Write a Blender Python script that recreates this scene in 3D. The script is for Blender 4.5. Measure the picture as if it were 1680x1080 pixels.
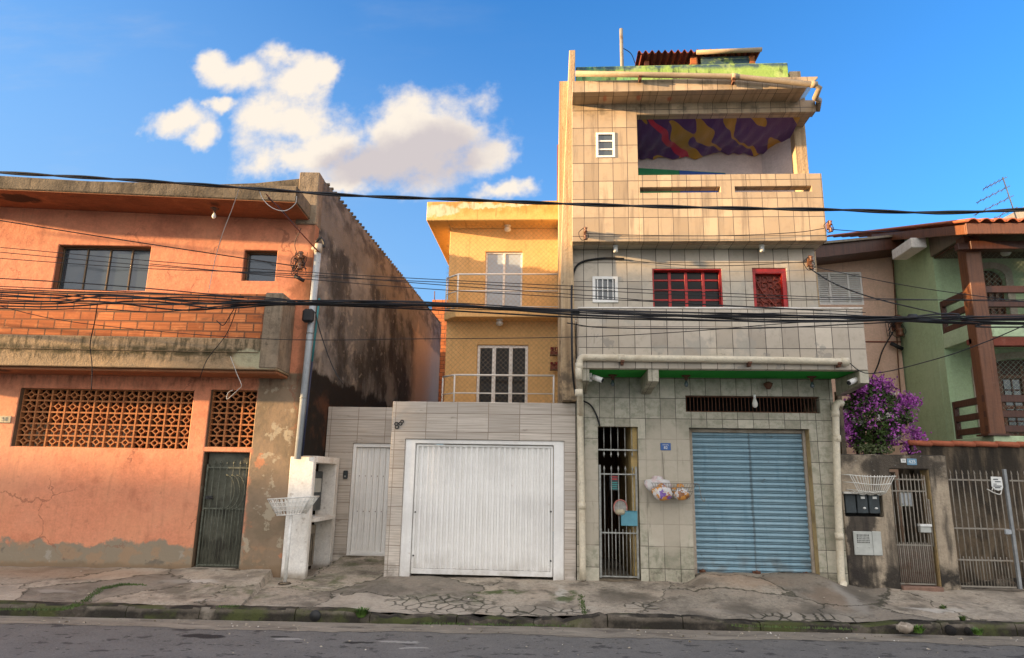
import bpy, math, random
from mathutils import Vector, Matrix
from mathutils.geometry import tessellate_polygon
random.seed(7)
R = math.radians
sc = bpy.context.scene
col = sc.collection
for o in list(bpy.data.objects):
    bpy.data.objects.remove(o)

# ------------------------------------------------------------------ camera
# x runs along the street, y into the lots, z up; the eye stands on the far pavement
cam_d = bpy.data.cameras.new('camera'); cam = bpy.data.objects.new('camera', cam_d); col.objects.link(cam)
PITCH, YAW, ROLL = 0.21882, 0.064054, 0.017768
fw0 = Vector((-math.sin(YAW), math.cos(YAW), 0)); r0 = Vector((math.cos(YAW), math.sin(YAW), 0)); zz = Vector((0, 0, 1))
fw = fw0*math.cos(PITCH) + zz*math.sin(PITCH); up = zz*math.cos(PITCH) - fw0*math.sin(PITCH)
rt = r0*math.cos(ROLL) + up*math.sin(ROLL); up = up*math.cos(ROLL) - r0*math.sin(ROLL)
mw = Matrix((rt, up, -fw)).transposed().to_4x4(); mw.translation = Vector((0, -11.2, 1.62))
cam.matrix_world = mw
cam_d.sensor_width = 36; cam_d.lens = 36*1118/1680; cam_d.clip_start = .1; cam_d.clip_end = 2000
sc.camera = cam

# ------------------------------------------------------------------ light
LIGHT = Vector((1, .27, -.145)).normalized()          # the way the sun shines
sd = bpy.data.lights.new('sun', 'SUN'); sd.energy = 5.0; sd.angle = R(.9); sd.color = (1.0, .67, .34)
sun = bpy.data.objects.new('sun', sd); col.objects.link(sun)
sun.rotation_euler = LIGHT.to_track_quat('-Z', 'Y').to_euler()
sc.view_settings.view_transform = 'Standard'; sc.view_settings.look = 'None'
sc.view_settings.exposure = 1.78; sc.view_settings.gamma = 1

# ------------------------------------------------------------------ node helpers
class NT:
    def __init__(s, nt): s.nt = nt
    def n(s, t, **kw):
        x = s.nt.nodes.new(t)
        for k, v in kw.items(): setattr(x, k, v)
        return x
    def put(s, sock, v):
        if hasattr(v, 'is_output') or isinstance(v, bpy.types.NodeSocket): s.nt.links.new(v, sock)
        elif isinstance(v, (tuple, list)) and len(v) == 3 and sock.type == 'RGBA': sock.default_value = (*v, 1)
        else: sock.default_value = v
    def math(s, op, a, b=0., c=None, clamp=False):
        x = s.n('ShaderNodeMath', operation=op, use_clamp=clamp); s.put(x.inputs[0], a); s.put(x.inputs[1], b)
        if c is not None: s.put(x.inputs[2], c)
        return x.outputs[0]
    def vmath(s, op, a, b=(0, 0, 0)):
        x = s.n('ShaderNodeVectorMath', operation=op); s.put(x.inputs[0], a); s.put(x.inputs[1], b)
        return x.outputs['Value'] if op in ('LENGTH', 'DISTANCE', 'DOT_PRODUCT') else x.outputs[0]
    def smooth(s, v, lo, hi):
        x = s.n('ShaderNodeMapRange', interpolation_type='SMOOTHSTEP')
        s.put(x.inputs[0], v)
        if lo < hi: x.inputs[1].default_value = lo; x.inputs[2].default_value = hi
        else: x.inputs[1].default_value = hi; x.inputs[2].default_value = lo; x.inputs[3].default_value = 1; x.inputs[4].default_value = 0
        return x.outputs[0]
    def mix(s, f, a, b, mode='MIX'):
        x = s.n('ShaderNodeMix', data_type='RGBA', blend_type=mode); s.put(x.inputs[0], f); s.put(x.inputs[6], a); s.put(x.inputs[7], b)
        return x.outputs[2]
    def noise(s, vec, scale, detail=4, rough=.6, out=0):
        x = s.n('ShaderNodeTexNoise'); s.put(x.inputs['Vector'], vec); x.inputs['Scale'].default_value = scale
        x.inputs['Detail'].default_value = detail; x.inputs['Roughness'].default_value = rough
        return x.outputs[out]
    def scale(s, vec, sc_, loc=(0, 0, 0)):
        x = s.n('ShaderNodeMapping'); s.put(x.inputs[0], vec); x.inputs['Scale'].default_value = sc_; x.inputs['Location'].default_value = loc
        return x.outputs[0]
    def sep(s, v):
        x = s.n('ShaderNodeSeparateXYZ'); s.put(x.inputs[0], v); return x.outputs
    def comb(s, a, b, c=0.):
        x = s.n('ShaderNodeCombineXYZ'); s.put(x.inputs[0], a); s.put(x.inputs[1], b); s.put(x.inputs[2], c); return x.outputs[0]

# ------------------------------------------------------------------ sky
world = bpy.data.worlds.new('World'); sc.world = world; world.use_nodes = True
W = NT(world.node_tree); world.node_tree.nodes.clear()
wo = W.n('ShaderNodeOutputWorld'); bg = W.n('ShaderNodeBackground')
sky = W.n('ShaderNodeTexSky', sky_type='NISHITA'); sky.sun_disc = False
to_sun = -LIGHT
sky.sun_elevation = math.asin(to_sun.z); sky.sun_rotation = math.atan2(to_sun.x, to_sun.y) % (2*math.pi)
sky.air_density = 1.0; sky.dust_density = .6; sky.ozone_density = 2.5
D = W.n('ShaderNodeTexCoord').outputs['Generated']
dx, dy, dz = W.sep(D)
ys = W.math('MAXIMUM', dy, .05)
q = W.comb(W.math('DIVIDE', dx, ys), W.math('DIVIDE', dz, ys))
wn = W.vmath('SUBTRACT', W.noise(q, 5.5, 5, .62, out=1), (.5, .5, .5))
wx = W.n('ShaderNodeVectorMath', operation='MULTIPLY'); W.put(wx.inputs[0], wn); wx.inputs[1].default_value = (.15, .13, 0)
qq = W.vmath('ADD', q, wx.outputs[0])
def lobes(lst, p):
    acc = None
    for (c, rx, ry) in lst:
        m = W.vmath('MULTIPLY', W.vmath('SUBTRACT', p, (c[0], c[1], 0)), (1/(rx*.00108), 1/(ry*.00112), 0))
        v = W.math('SUBTRACT', 1.0, W.vmath('LENGTH', m))
        acc = v if acc is None else W.math('SMOOTH_MAX', acc, v, .38)
    return acc
cloud = lobes([((-0.583, 0.684), 42, 28), ((-0.531, 0.664), 62, 34), ((-0.469, 0.691), 48, 40), ((-0.428, 0.656), 64, 40), ((-0.387, 0.659), 34, 26),
               ((-0.631, 0.570), 54, 28), ((-0.587, 0.536), 34, 24), ((-0.564, 0.594), 22, 18),
               ((-0.484, 0.584), 50, 50), ((-0.432, 0.583), 76, 46), ((-0.375, 0.547), 86, 62), ((-0.439, 0.523), 84, 40),
               ((-0.306, 0.496), 120, 42), ((-0.344, 0.465), 70, 26), ((-0.220, 0.568), 82, 68), ((-0.167, 0.551), 82, 74),
               ((-0.252, 0.515), 110, 54), ((-0.113, 0.522), 44, 46), ((-0.269, 0.556), 44, 36),
               ((-0.085, 0.437), 46, 18)], qq)
fbm = W.math('SUBTRACT', W.noise(q, 8, 11, .60), .5)
dens = W.math('ADD', cloud, W.math('MULTIPLY', fbm, 2.5))
alpha = W.math('MULTIPLY', W.math('POWER', W.smooth(dens, -.16, .60), 1.0), W.smooth(dy, .05, .15))
grey = lobes([((-0.217, 0.514), 120, 52), ((-0.168, 0.524), 80, 60), ((-0.306, 0.503), 80, 44), ((-0.347, 0.511), 60, 30), ((-0.265, 0.478), 120, 26)], qq)
grey = W.smooth(W.math('ADD', grey, W.math('MULTIPLY', fbm, .5)), -.15, .6)
CL = 2.45
SKYG = .12
ccol = W.mix(grey, (1.0*CL, .90*CL, .78*CL), (.66*CL, .60*CL, .605*CL))
# wisps of thin cloud, low on the left
wisp = W.math('MULTIPLY', W.smooth(W.noise(W.scale(q, (1.2, 4, 1)), 2.2, 5, .6), .48, .85), W.smooth(dx, .1, -.6))
SKYK = 1.0
skyc = W.mix(1.0, sky.outputs[0], (.30*SKYK, .76*SKYK, 1.16*SKYK), 'MULTIPLY')
pale = W.math('ADD', W.math('MULTIPLY', W.math('MULTIPLY', W.smooth(dz, .70, .12), W.smooth(dx, .75, -.3)), .62), W.math('MULTIPLY', W.smooth(dx, .0, -.75), .20), clamp=True)
skyc = W.mix(pale, skyc, (.88, 1.40, 2.02))
skyc = W.mix(W.math('MULTIPLY', wisp, .30), skyc, (.62*CL, .66*CL, .72*CL))
skyc = W.mix(alpha, skyc, ccol)
# unseen bright cloud added behind the camera, as neutral fill on the fronts
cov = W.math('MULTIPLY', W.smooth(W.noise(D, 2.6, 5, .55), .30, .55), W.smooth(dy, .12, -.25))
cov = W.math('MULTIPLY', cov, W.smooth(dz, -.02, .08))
BACK_FILL = 4.7
skyc = W.mix(cov, skyc, (1.0*BACK_FILL, .945*BACK_FILL, .91*BACK_FILL))
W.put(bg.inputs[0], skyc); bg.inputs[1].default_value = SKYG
world.node_tree.links.new(bg.outputs[0], wo.inputs[0])

# ------------------------------------------------------------------ materials
def newmat(name):
    m = bpy.data.materials.new(name); m.use_nodes = True
    t = NT(m.node_tree); b = m.node_tree.nodes['Principled BSDF']
    return m, t, b
def plain(name, c, rough=.6, metal=0., spec=.4, var=.12, scale=9., bump=.0):
    m, t, b = newmat(name)
    g = t.n('ShaderNodeNewGeometry'); p = t.n('ShaderNodeTexCoord').outputs['Object']
    f = t.noise(p, scale, 5, .65)
    cc = t.mix(t.smooth(f, .3, .72), tuple(x*(1-var) for x in c), tuple(min(1, x*(1+var)) for x in c))
    t.put(b.inputs['Base Color'], cc); b.inputs['Roughness'].default_value = rough; b.inputs['Metallic'].default_value = metal
    b.inputs['Specular IOR Level'].default_value = spec
    if bump:
        bn = t.n('ShaderNodeBump'); bn.inputs['Strength'].default_value = bump; bn.inputs['Distance'].default_value = .01
        t.put(bn.inputs['Height'], t.noise(p, scale*5, 4, .6)); m.node_tree.links.new(bn.outputs[0], b.inputs['Normal'])
    return m
def layered(t, uv, base, layers):
    """layers: dict(c, s, lo, hi, st=(sx,sz), a, d, reg=[(axis, from, to, wobble)], at=[(u,z,ru,rz)])"""
    cc = base
    ux = t.sep(uv)
    for i, L in enumerate(layers):
        st = L.get('st', (1, 1))
        v = t.scale(uv, (st[0], st[1], 1), (i*3.7+1.3, i*5.1+.7, 0))
        mk = t.smooth(t.noise(v, L.get('s', 2.), L.get('d', 6), L.get('r', .62)), L['lo'], L['hi']) if 'lo' in L else 1.0
        for (ax, a, b, wob) in L.get('reg', []):
            nz = t.math('SUBTRACT', t.noise(t.scale(uv, (1, 1, 1), (i*2.1, 9.3, 0)), L.get('rs', 3.), 6, .65), .5)
            q_ = t.math('MULTIPLY_ADD', nz, wob, ux[0 if ax == 'x' else 1])
            mk = t.math('MULTIPLY', mk, t.smooth(q_, a, b))
        if 'at' in L:
            acc = None
            nz = t.vmath('SUBTRACT', t.noise(uv, L.get('rs', 3.), 6, .65, out=1), (.5, .5, .5))
            w = t.n('ShaderNodeVectorMath', operation='SCALE'); t.put(w.inputs[0], nz); w.inputs[3].default_value = L.get('wob', .5)
            p = t.vmath('ADD', uv, w.outputs[0])
            for (u_, z_, ru, rz) in L['at']:
                d_ = t.vmath('LENGTH', t.vmath('MULTIPLY', t.vmath('SUBTRACT', p, (u_, z_, 0)), (1/ru, 1/rz, 0)))
                s_ = t.smooth(d_, 1.05, 1-L.get('soft', .25))
                acc = s_ if acc is None else t.math('MAXIMUM', acc, s_)
            mk = t.math('MULTIPLY', mk, acc)
        cc = t.mix(t.math('MULTIPLY', mk, L.get('a', 1.)), cc, L['c'], L.get('m', 'MIX'))
    return cc
def wallmat(name, base, layers=(), rough=.85, bump=.35, bs=30., spec=.25, fine=.10, coarse=.0, crack=None):
    m, t, b = newmat(name)
    uv = t.n('ShaderNodeUVMap').outputs[0]
    f = t.math('ADD', t.math('MULTIPLY', t.noise(uv, 26, 6, .75), .6), t.math('MULTIPLY', t.noise(uv, 9, 4, .7), .4))
    base_ = t.mix(t.smooth(f, .32, .68), tuple(x*(1-fine*1.6) for x in base), tuple(min(1, x*(1+fine*1.4)) for x in base))
    cc = layered(t, uv, base_, layers)
    if crack:
        w_ = t.vmath('ADD', uv, t.vmath('MULTIPLY', t.vmath('SUBTRACT', t.noise(uv, 2.2, 6, .65, out=1), (.5, .5, .5)), (.7, .7, 0)))
        v_ = t.n('ShaderNodeTexVoronoi', feature='DISTANCE_TO_EDGE'); t.put(v_.inputs['Vector'], w_); v_.inputs['Scale'].default_value = crack[0]
        k_ = t.math('MULTIPLY', t.smooth(v_.outputs['Distance'], .012, .004), t.smooth(t.noise(t.scale(uv, (1, 1, 1), (7, 3, 0)), 1.1, 3, .5), .48, .6))
        cc = t.mix(t.math('MULTIPLY', k_, crack[1]), cc, crack[2])
    t.put(b.inputs['Base Color'], cc); b.inputs['Roughness'].default_value = rough; b.inputs['Specular IOR Level'].default_value = spec
    h = t.math('ADD', t.noise(uv, bs, 6, .65), t.math('MULTIPLY', t.noise(uv, 4, 4, .6), 1.5+coarse))
    bn = t.n('ShaderNodeBump'); bn.inputs['Strength'].default_value = bump; bn.inputs['Distance'].default_value = .02
    t.put(bn.inputs['Height'], h); m.node_tree.links.new(bn.outputs[0], b.inputs['Normal'])
    return m
def tilemat(name, c1, c2, mortar, w, h, ms=.004, layers=(), marble=None, rough=.35, off=(0, 0), brick_off=0., spec=.4, groove=.6, lines=None, bias=0.):
    m, t, b = newmat(name)
    uv0 = t.n('ShaderNodeUVMap').outputs[0]; uv = t.scale(uv0, (1, 1, 1), (off[0], off[1], 0))
    # every tile laid by hand: the joints wander by a few millimetres
    br = t.n('ShaderNodeTexBrick', offset=brick_off, squash=1.); t.put(br.inputs['Vector'], uv)
    br.inputs['Scale'].default_value = 1; br.inputs['Mortar Size'].default_value = ms; br.inputs['Mortar Smooth'].default_value = .2; br.inputs['Bias'].default_value = bias
    br.inputs['Brick Width'].default_value = w; br.inputs['Row Height'].default_value = h
    t.put(br.inputs['Color1'], c1); t.put(br.inputs['Color2'], c2); t.put(br.inputs['Mortar'], mortar)
    cc = br.outputs[0]
    if marble:
        k = t.smooth(t.noise(uv, marble[1], 8, .72), marble[2], marble[3])
        mm = t.math('MULTIPLY', t.math('SUBTRACT', 1, br.outputs[1]), k)
        cc = t.mix(t.math('MULTIPLY', mm, marble[4]), cc, marble[0])
    b2 = t.n('ShaderNodeTexBrick', offset=brick_off, squash=1.); t.put(b2.inputs['Vector'], uv); b2.inputs['Scale'].default_value = 1; b2.inputs['Mortar Size'].default_value = ms
    b2.inputs['Brick Width'].default_value = w; b2.inputs['Row Height'].default_value = h; t.put(b2.inputs['Color1'], (0, 0, 0)); t.put(b2.inputs['Color2'], (1, 1, 1)); t.put(b2.inputs['Mortar'], (.5, .5, .5))
    rnd = t.sep(b2.outputs[0])[0]
    cc = t.mix(t.math('MULTIPLY', t.smooth(rnd, .80, .84), .22), cc, tuple(x*.55 for x in c2)); cc = t.mix(t.math('MULTIPLY', t.smooth(rnd, .14, .11), .45), cc, tuple(min(1, x*1.22) for x in c1))
    hgt = t.math('ADD', t.math('MULTIPLY', t.math('SUBTRACT', 1, br.outputs[1]), groove), t.math('MULTIPLY', rnd, .12))
    if lines:   # fine horizontal relief of the planked tiles
        l = t.noise(t.scale(uv, (1.2, lines[0], 1)), 1., 3, .5)
        l2 = t.smooth(l, .42, .6)
        cc = t.mix(t.math('MULTIPLY', l2, lines[1]), cc, lines[2]); hgt = t.math('ADD', hgt, t.math('MULTIPLY', l2, -.25))
    cc = layered(t, uv0, cc, layers)
    t.put(b.inputs['Base Color'], cc); b.inputs['Roughness'].default_value = rough; b.inputs['Specular IOR Level'].default_value = spec
    bn = t.n('ShaderNodeBump'); bn.inputs['Strength'].default_value = .6; bn.inputs['Distance'].default_value = .006
    t.put(bn.inputs['Height'], t.math('ADD', hgt, t.math('MULTIPLY', t.noise(uv, 25, 4, .6), .25))); m.node_tree.links.new(bn.outputs[0], b.inputs['Normal'])
    return m
def glassy(name, c, rough=.08):
    m, t, b = newmat(name)
    p = t.n('ShaderNodeTexCoord').outputs['Object']
    t.put(b.inputs['Base Color'], c); b.inputs['Roughness'].default_value = rough; b.inputs['Specular IOR Level'].default_value = .9
    bn = t.n('ShaderNodeBump'); bn.inputs['Strength'].default_value = .22; bn.inputs['Distance'].default_value = .05
    t.put(bn.inputs['Height'], t.noise(p, 1.6, 2, .5)); m.node_tree.links.new(bn.outputs[0], b.inputs['Normal'])
    return m

# ------------------------------------------------------------------ mesh helpers
FR = {'w': (Vector((0, 0, 0)), 0.), 'o': (Vector((-4.25, 0, 0)), R(3.5))}
class MB:
    def __init__(s): s.v = []; s.f = []; s.sm = []
    def add(s, vs, fs, sm=False):
        k = len(s.v); s.v += [tuple(v) for v in vs]; s.f += [tuple(i+k for i in f) for f in fs]; s.sm += [sm]*len(fs); return s
    def box(s, x0, x1, y0, y1, z0, z1):
        vs = [(x, y, z) for z in (z0, z1) for y in (y0, y1) for x in (x0, x1)]
        return s.add(vs, [(0, 2, 3, 1), (4, 5, 7, 6), (0, 1, 5, 4), (2, 6, 7, 3), (0, 4, 6, 2), (1, 3, 7, 5)])
    def prism(s, poly, a0, a1, axis='y', holes=()):
        loops = [list(poly)] + [list(h) for h in holes]
        flat = [p for l in loops for p in l]
        def P3(p, a): return (p[0], a, p[1]) if axis == 'y' else ((a, p[0], p[1]) if axis == 'x' else (p[0], p[1], a))
        n = len(flat); vs = [P3(p, a0) for p in flat] + [P3(p, a1) for p in flat]; fs = []
        if holes or len(poly) > 4:
            tris = tessellate_polygon([[Vector((p[0], p[1], 0)) for p in l] for l in loops])
        else: tris = [tuple(range(len(poly)))]
        for t_ in tris: fs.append(tuple(t_)); fs.append(tuple(i+n for i in reversed(t_)))
        k = 0
        for l in loops:
            m = len(l)
            for i in range(m): fs.append((k+i, k+(i+1) % m, k+(i+1) % m+n, k+i+n))
            k += m
        return s.add(vs, fs)
    def rect(s, x0, x1, z0, z1, y0, y1, holes=()):
        return s.prism([(x0, z0), (x1, z0), (x1, z1), (x0, z1)], y0, y1, 'y', [[(a, c), (b, c), (b, d), (a, d)] for (a, b, c, d) in holes])
    def tube(s, pts, r, n=7, caps=True, closed=False, r1=None):
        pts = [Vector(p) for p in pts]; m = len(pts); rings = []
        ref = None
        for i, p in enumerate(pts):
            if closed: tg = pts[(i+1) % m]-pts[i-1]
            else: tg = pts[min(i+1, m-1)]-pts[max(i-1, 0)]
            if tg.length < 1e-9: tg = Vector((0, 0, 1))
            tg.normalize()
            if ref is None: ref = tg.orthogonal()
            ref = (ref - tg*ref.dot(tg))
            if ref.length < 1e-6: ref = tg.orthogonal()
            ref.normalize(); bi = tg.cross(ref)
            rr = r if r1 is None else r+(r1-r)*i/(m-1)
            rings.append([p+ref*rr*math.cos(2*math.pi*k/n)+bi*rr*math.sin(2*math.pi*k/n) for k in range(n)])
        vs = [v for rg in rings for v in rg]; fs = []
        for i in range(m if closed else m-1):
            j = (i+1) % m
            for k in range(n): fs.append((i*n+k, i*n+(k+1) % n, j*n+(k+1) % n, j*n+k))
        if caps and not closed: fs += [tuple(reversed(range(n))), tuple((m-1)*n+k for k in range(n))]
        return s.add(vs, fs, n > 4)
    def lathe(s, prof, c, n=16, axis='z'):
        vs = []; fs = []
        for (r, h) in prof:
            for k in range(n):
                a = 2*math.pi*k/n
                if axis == 'z': vs.append((c[0]+r*math.cos(a), c[1]+r*math.sin(a), c[2]+h))
                else: vs.append((c[0]+r*math.cos(a), c[1]+h, c[2]+r*math.sin(a)))
        for i in range(len(prof)-1):
            for k in range(n): fs.append((i*n+k, i*n+(k+1) % n, (i+1)*n+(k+1) % n, (i+1)*n+k))
        fs += [tuple(range(n)), tuple((len(prof)-1)*n+k for k in range(n))]
        return s.add(vs, fs, True)
    def ball(s, c, r, n=10, m=7, sq=(1, 1, 1)):
        prof = [(max(.001, r*math.sin(math.pi*i/m)), -r*math.cos(math.pi*i/m)) for i in range(m+1)]
        vs = []; fs = []
        for (a, h) in prof:
            for k in range(n): vs.append((c[0]+sq[0]*a*math.cos(2*math.pi*k/n), c[1]+sq[1]*a*math.sin(2*math.pi*k/n), c[2]+sq[2]*h))
        for i in range(m):
            for k in range(n): fs.append((i*n+k, i*n+(k+1) % n, (i+1)*n+(k+1) % n, (i+1)*n+k))
        return s.add(vs, fs, True)
    def sheet(s, prof, a0, a1, th, axis='z'):
        """a corrugated sheet: profile of (along, out) points, extruded a0..a1"""
        n = len(prof); vs = []
        for o_ in (0, th):
            for a in (a0, a1):
                for (p, q_) in prof:
                    vs.append((p, q_+o_, a) if axis == 'z' else ((a, q_+o_, p) if axis == 'x' else (p, a, q_+o_)))
        fs = []
        for i in range(n-1):
            fs += [(i, i+1, n+i+1, n+i), (2*n+i, 3*n+i, 3*n+i+1, 2*n+i+1), (i, 2*n+i, 2*n+i+1, i+1), (n+i, n+i+1, 3*n+i+1, 3*n+i)]
        fs += [(0, n, 3*n, 2*n), (n-1, 3*n-1, 4*n-1, 2*n-1)]
        return s.add(vs, fs)
    def xf(s, fn): s.v = [tuple(fn(*v)) for v in s.v]; return s
    def mesh(s, name, mat, base=(0, 0, 0), recalc=True):
        me = bpy.data.meshes.new(name); bx, by, bz = base
        me.from_pydata([(a-bx, b-by, c-bz) for (a, b, c) in s.v], [], s.f)
        me.polygons.foreach_set('use_smooth', s.sm)
        if recalc:
            import bmesh
            bm = bmesh.new(); bm.from_mesh(me); bmesh.ops.recalc_face_normals(bm, faces=bm.faces); bm.to_mesh(me); bm.free()
        me.update()
        ul = me.uv_layers.new(name='UVMap'); d = ul.data
        for p in me.polygons:
            n = p.normal; ax = max(range(3), key=lambda i: abs(n[i])+(.15 if i == 1 else 0))
            for li in p.loop_indices:
                v = s.v[me.loops[li].vertex_index]
                d[li].uv = (v[0], v[2]) if ax == 1 else ((v[1], v[2]) if ax == 0 else (v[0], v[1]))
        for mt in (mat if isinstance(mat, (list, tuple)) else [mat]): me.materials.append(mt)
        return me

BASE = {}
def tag(o, label=None, cat=None, group=None, kind=None):
    if label: o['label'] = label
    if cat: o['category'] = cat
    if group: o['group'] = group
    if kind: o['kind'] = kind
    return o
def thing(name, label, cat, base, frame='w', group=None):
    o = bpy.data.objects.new(name, None); col.objects.link(o); o.empty_display_size = .2
    org, a = FR[frame]; o.location = org + Matrix.Rotation(a, 3, 'Z') @ Vector(base); o.rotation_euler = (0, 0, a)
    BASE[o.name] = tuple(base)
    return tag(o, label, cat, group)
def part(name, mb, mat, parent, bevel=0., seg=1, label=None, recalc=True):
    base = BASE[parent.name]
    o = bpy.data.objects.new(name, mb.mesh(name, mat, base, recalc)); col.objects.link(o); o.parent = parent
    BASE[o.name] = base
    if bevel:
        bv = o.modifiers.new('bevel', 'BEVEL'); bv.width = bevel; bv.segments = seg; bv.limit_method = 'ANGLE'; bv.angle_limit = R(40)
    if label: o['label'] = label
    return o
def single(name, mb, mat, label, cat, base=None, frame='w', group=None, bevel=0., kind=None, recalc=True):
    if base is None:
        xs = [v[0] for v in mb.v]; y_ = [v[1] for v in mb.v]; zs = [v[2] for v in mb.v]
        base = ((min(xs)+max(xs))/2, (min(y_)+max(y_))/2, min(zs))
    o = bpy.data.objects.new(name, mb.mesh(name, mat, base, recalc)); col.objects.link(o)
    org, a = FR[frame]; o.location = org + Matrix.Rotation(a, 3, 'Z') @ Vector(base); o.rotation_euler = (0, 0, a)
    if bevel:
        bv = o.modifiers.new('bevel', 'BEVEL'); bv.width = bevel; bv.segments = 1; bv.limit_method = 'ANGLE'; bv.angle_limit = R(40)
    return tag(o, label, cat, group, kind)
def setting(name, mb, mat, recalc=True):
    o = bpy.data.objects.new(name, mb.mesh(name, mat, (0, 0, 0), recalc)); col.objects.link(o); o['kind'] = 'structure'; return o
def copy_tree(o, parent=None):
    c = o.copy(); col.objects.link(c)
    if parent: c.parent = parent
    for ch in [x for x in bpy.data.objects if x.parent == o]: copy_tree(ch, c)
    return c
def cr(pts, k=6):
    """smooth curve through points"""
    p = [Vector(x) for x in pts]; p = [p[0]*2-p[1]] + p + [p[-1]*2-p[-2]]; out = []
    for i in range(1, len(p)-2):
        for j in range(k):
            t = j/k; a, b, c, d = p[i-1], p[i], p[i+1], p[i+2]
            out.append(.5*((2*b)+(c-a)*t+(2*a-5*b+4*c-d)*t*t+(3*b-a-3*c+d)*t**3))
    return out + [p[-2]]
def lettering(name, txt, size, x, y, z, mat, parent=None, depth=.004, rot=0., frame=None):
    cu = bpy.data.curves.new(name, 'FONT'); cu.body = txt; cu.size = size; cu.align_x = 'CENTER'; cu.align_y = 'CENTER'; cu.extrude = depth
    t = bpy.data.objects.new(name, cu); col.objects.link(t)
    me = bpy.data.meshes.new_from_object(t.evaluated_get(bpy.context.evaluated_depsgraph_get()))
    bpy.data.objects.remove(t); bpy.data.curves.remove(cu)
    b = BASE[parent.name] if parent else (0, 0, 0)
    me.transform(Matrix.Translation((x-b[0], y-b[1], z-b[2])) @ Matrix.Rotation(rot, 4, 'Y') @ Matrix.Rotation(math.pi/2, 4, 'X'))
    me.materials.append(mat)
    o = bpy.data.objects.new(name, me); col.objects.link(o)
    if parent: o.parent = parent; BASE[o.name] = b
    return o
def rod(mb, a, b, r, n=6): return mb.tube([a, b], r, n)
def net(mb, fn, w, h, step=.05, r=.0022):
    """diamond safety netting: crossing cords in a w x h field, fn(s, t) -> point"""
    k = -h
    while k < w:
        for sg in (1, -1):
            s0, s1 = max(0, k), min(w, k+h)
            if s1-s0 > .02:
                t0, t1 = (s0-k), (s1-k)
                if sg < 0: t0, t1 = h-t0, h-t1
                a, b = Vector(fn(s0, t0)), Vector(fn(s1, t1))
                d = (b-a).normalized()
                ex = (Vector(fn(w, 0))-Vector(fn(0, 0))).normalized(); up_ = Vector((0, 0, 1)); nn = ex.cross(up_)
                o1 = nn.cross(d).normalized()*r; o2 = nn.normalized()*r
                mb.add([a-o1, a+o2, a+o1, b-o1, b+o2, b+o1], [(0, 1, 4, 3), (1, 2, 5, 4), (2, 0, 3, 5)])
        k += step*1.414
    return mb
# ------------------------------------------------------------------ palette
DIRT = (.045, .036, .026); DARK = (.02, .018, .015); MOSS = (.05, .075, .018); RUST = (.16, .06, .02)
m_orange = wallmat('salmon paint', (.66, .255, .14), [
    dict(c=(.74, .36, .22), s=.7, lo=.42, hi=.66, a=.35, reg=[('y', 3.0, 2.2, .8)]),
    dict(c=(.74, .34, .185), s=1.1, lo=.42, hi=.66, a=.4), dict(c=(.42, .145, .08), s=1.9, lo=.52, hi=.68, a=.5), dict(c=(.30, .12, .07), s=5, lo=.60, hi=.72, a=.45), dict(c=(.36, .14, .08), s=1.3, lo=.46, hi=.62, st=(1, .8), a=.5, reg=[('y', 5.5, 6.0, .4)]),
    dict(c=(.36, .15, .085), s=2.2, lo=.5, hi=.75, st=(5, .5), a=.35),
    dict(c=(.78, .62, .50), s=5, lo=.70, hi=.74, a=.8, reg=[('y', 1.7, 1.2, .6)]),
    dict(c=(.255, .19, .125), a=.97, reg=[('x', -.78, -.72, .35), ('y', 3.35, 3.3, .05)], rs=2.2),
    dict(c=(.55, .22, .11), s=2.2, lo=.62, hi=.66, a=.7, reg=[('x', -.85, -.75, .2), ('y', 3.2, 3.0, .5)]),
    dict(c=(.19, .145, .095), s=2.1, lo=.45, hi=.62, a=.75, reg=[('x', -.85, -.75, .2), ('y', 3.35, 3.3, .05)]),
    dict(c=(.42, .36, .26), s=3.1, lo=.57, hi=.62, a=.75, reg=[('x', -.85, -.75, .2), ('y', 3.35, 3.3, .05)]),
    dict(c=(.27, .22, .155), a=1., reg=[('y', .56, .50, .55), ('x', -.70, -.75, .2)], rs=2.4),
    dict(c=(.36, .225, .13), s=3, lo=.5, hi=.58, a=.6, reg=[('y', .52, .44, .4)]), dict(c=(.40, .37, .32), s=4, lo=.60, hi=.66, a=.5, reg=[('y', .50, .42, .4)]),
    dict(c=(.13, .115, .095), s=2.3, lo=.56, hi=.62, a=.8, reg=[('y', .50, .42, .4)]),
    dict(c=(.22, .15, .09), a=.85, reg=[('y', .26, .18, .15)]),
    dict(c=(.10, .045, .025), s=4, lo=.40, hi=.75, st=(2, .7), a=.9, reg=[('y', 2.9, 3.2, .5), ('y', 3.5, 3.4, .0)]),
    dict(c=(.06, .03, .02), s=9, lo=.72, hi=.76, a=.7),
    dict(c=(.17, .07, .035), a=.7, at=[(-.16, 4.75, .28, .30), (-.2, 5.3, .12, .25)], soft=.6),
    dict(c=(.10, .06, .035), a=.6, reg=[('x', -.14, -.03, .15)])], bump=.32, bs=12, crack=(.75, .6, (.25, .10, .06)))
def concrete(name, base, dark=.6, moss=0., streak=.6, warm=(.36, .27, .17)):
    return wallmat(name, base, [
        dict(c=warm, s=1.3, lo=.45, hi=.7, a=.5), dict(c=tuple(x*.35 for x in base), s=2.2, lo=.42, hi=.68, a=dark),
        dict(c=(.03, .026, .022), s=2.6, lo=.46, hi=.72, st=(3.2, .45), a=streak), dict(c=(.02, .018, .016), s=11, lo=.58, hi=.7, a=.5),
        dict(c=MOSS, s=4, lo=.52, hi=.66, a=moss), dict(c=tuple(min(1, x*1.6) for x in base), s=7, lo=.62, hi=.7, a=.35)], bump=.6, rough=.9)
m_conc = concrete('weathered concrete', (.15, .12, .085), .75, 0., .75, (.30, .22, .135))
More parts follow.
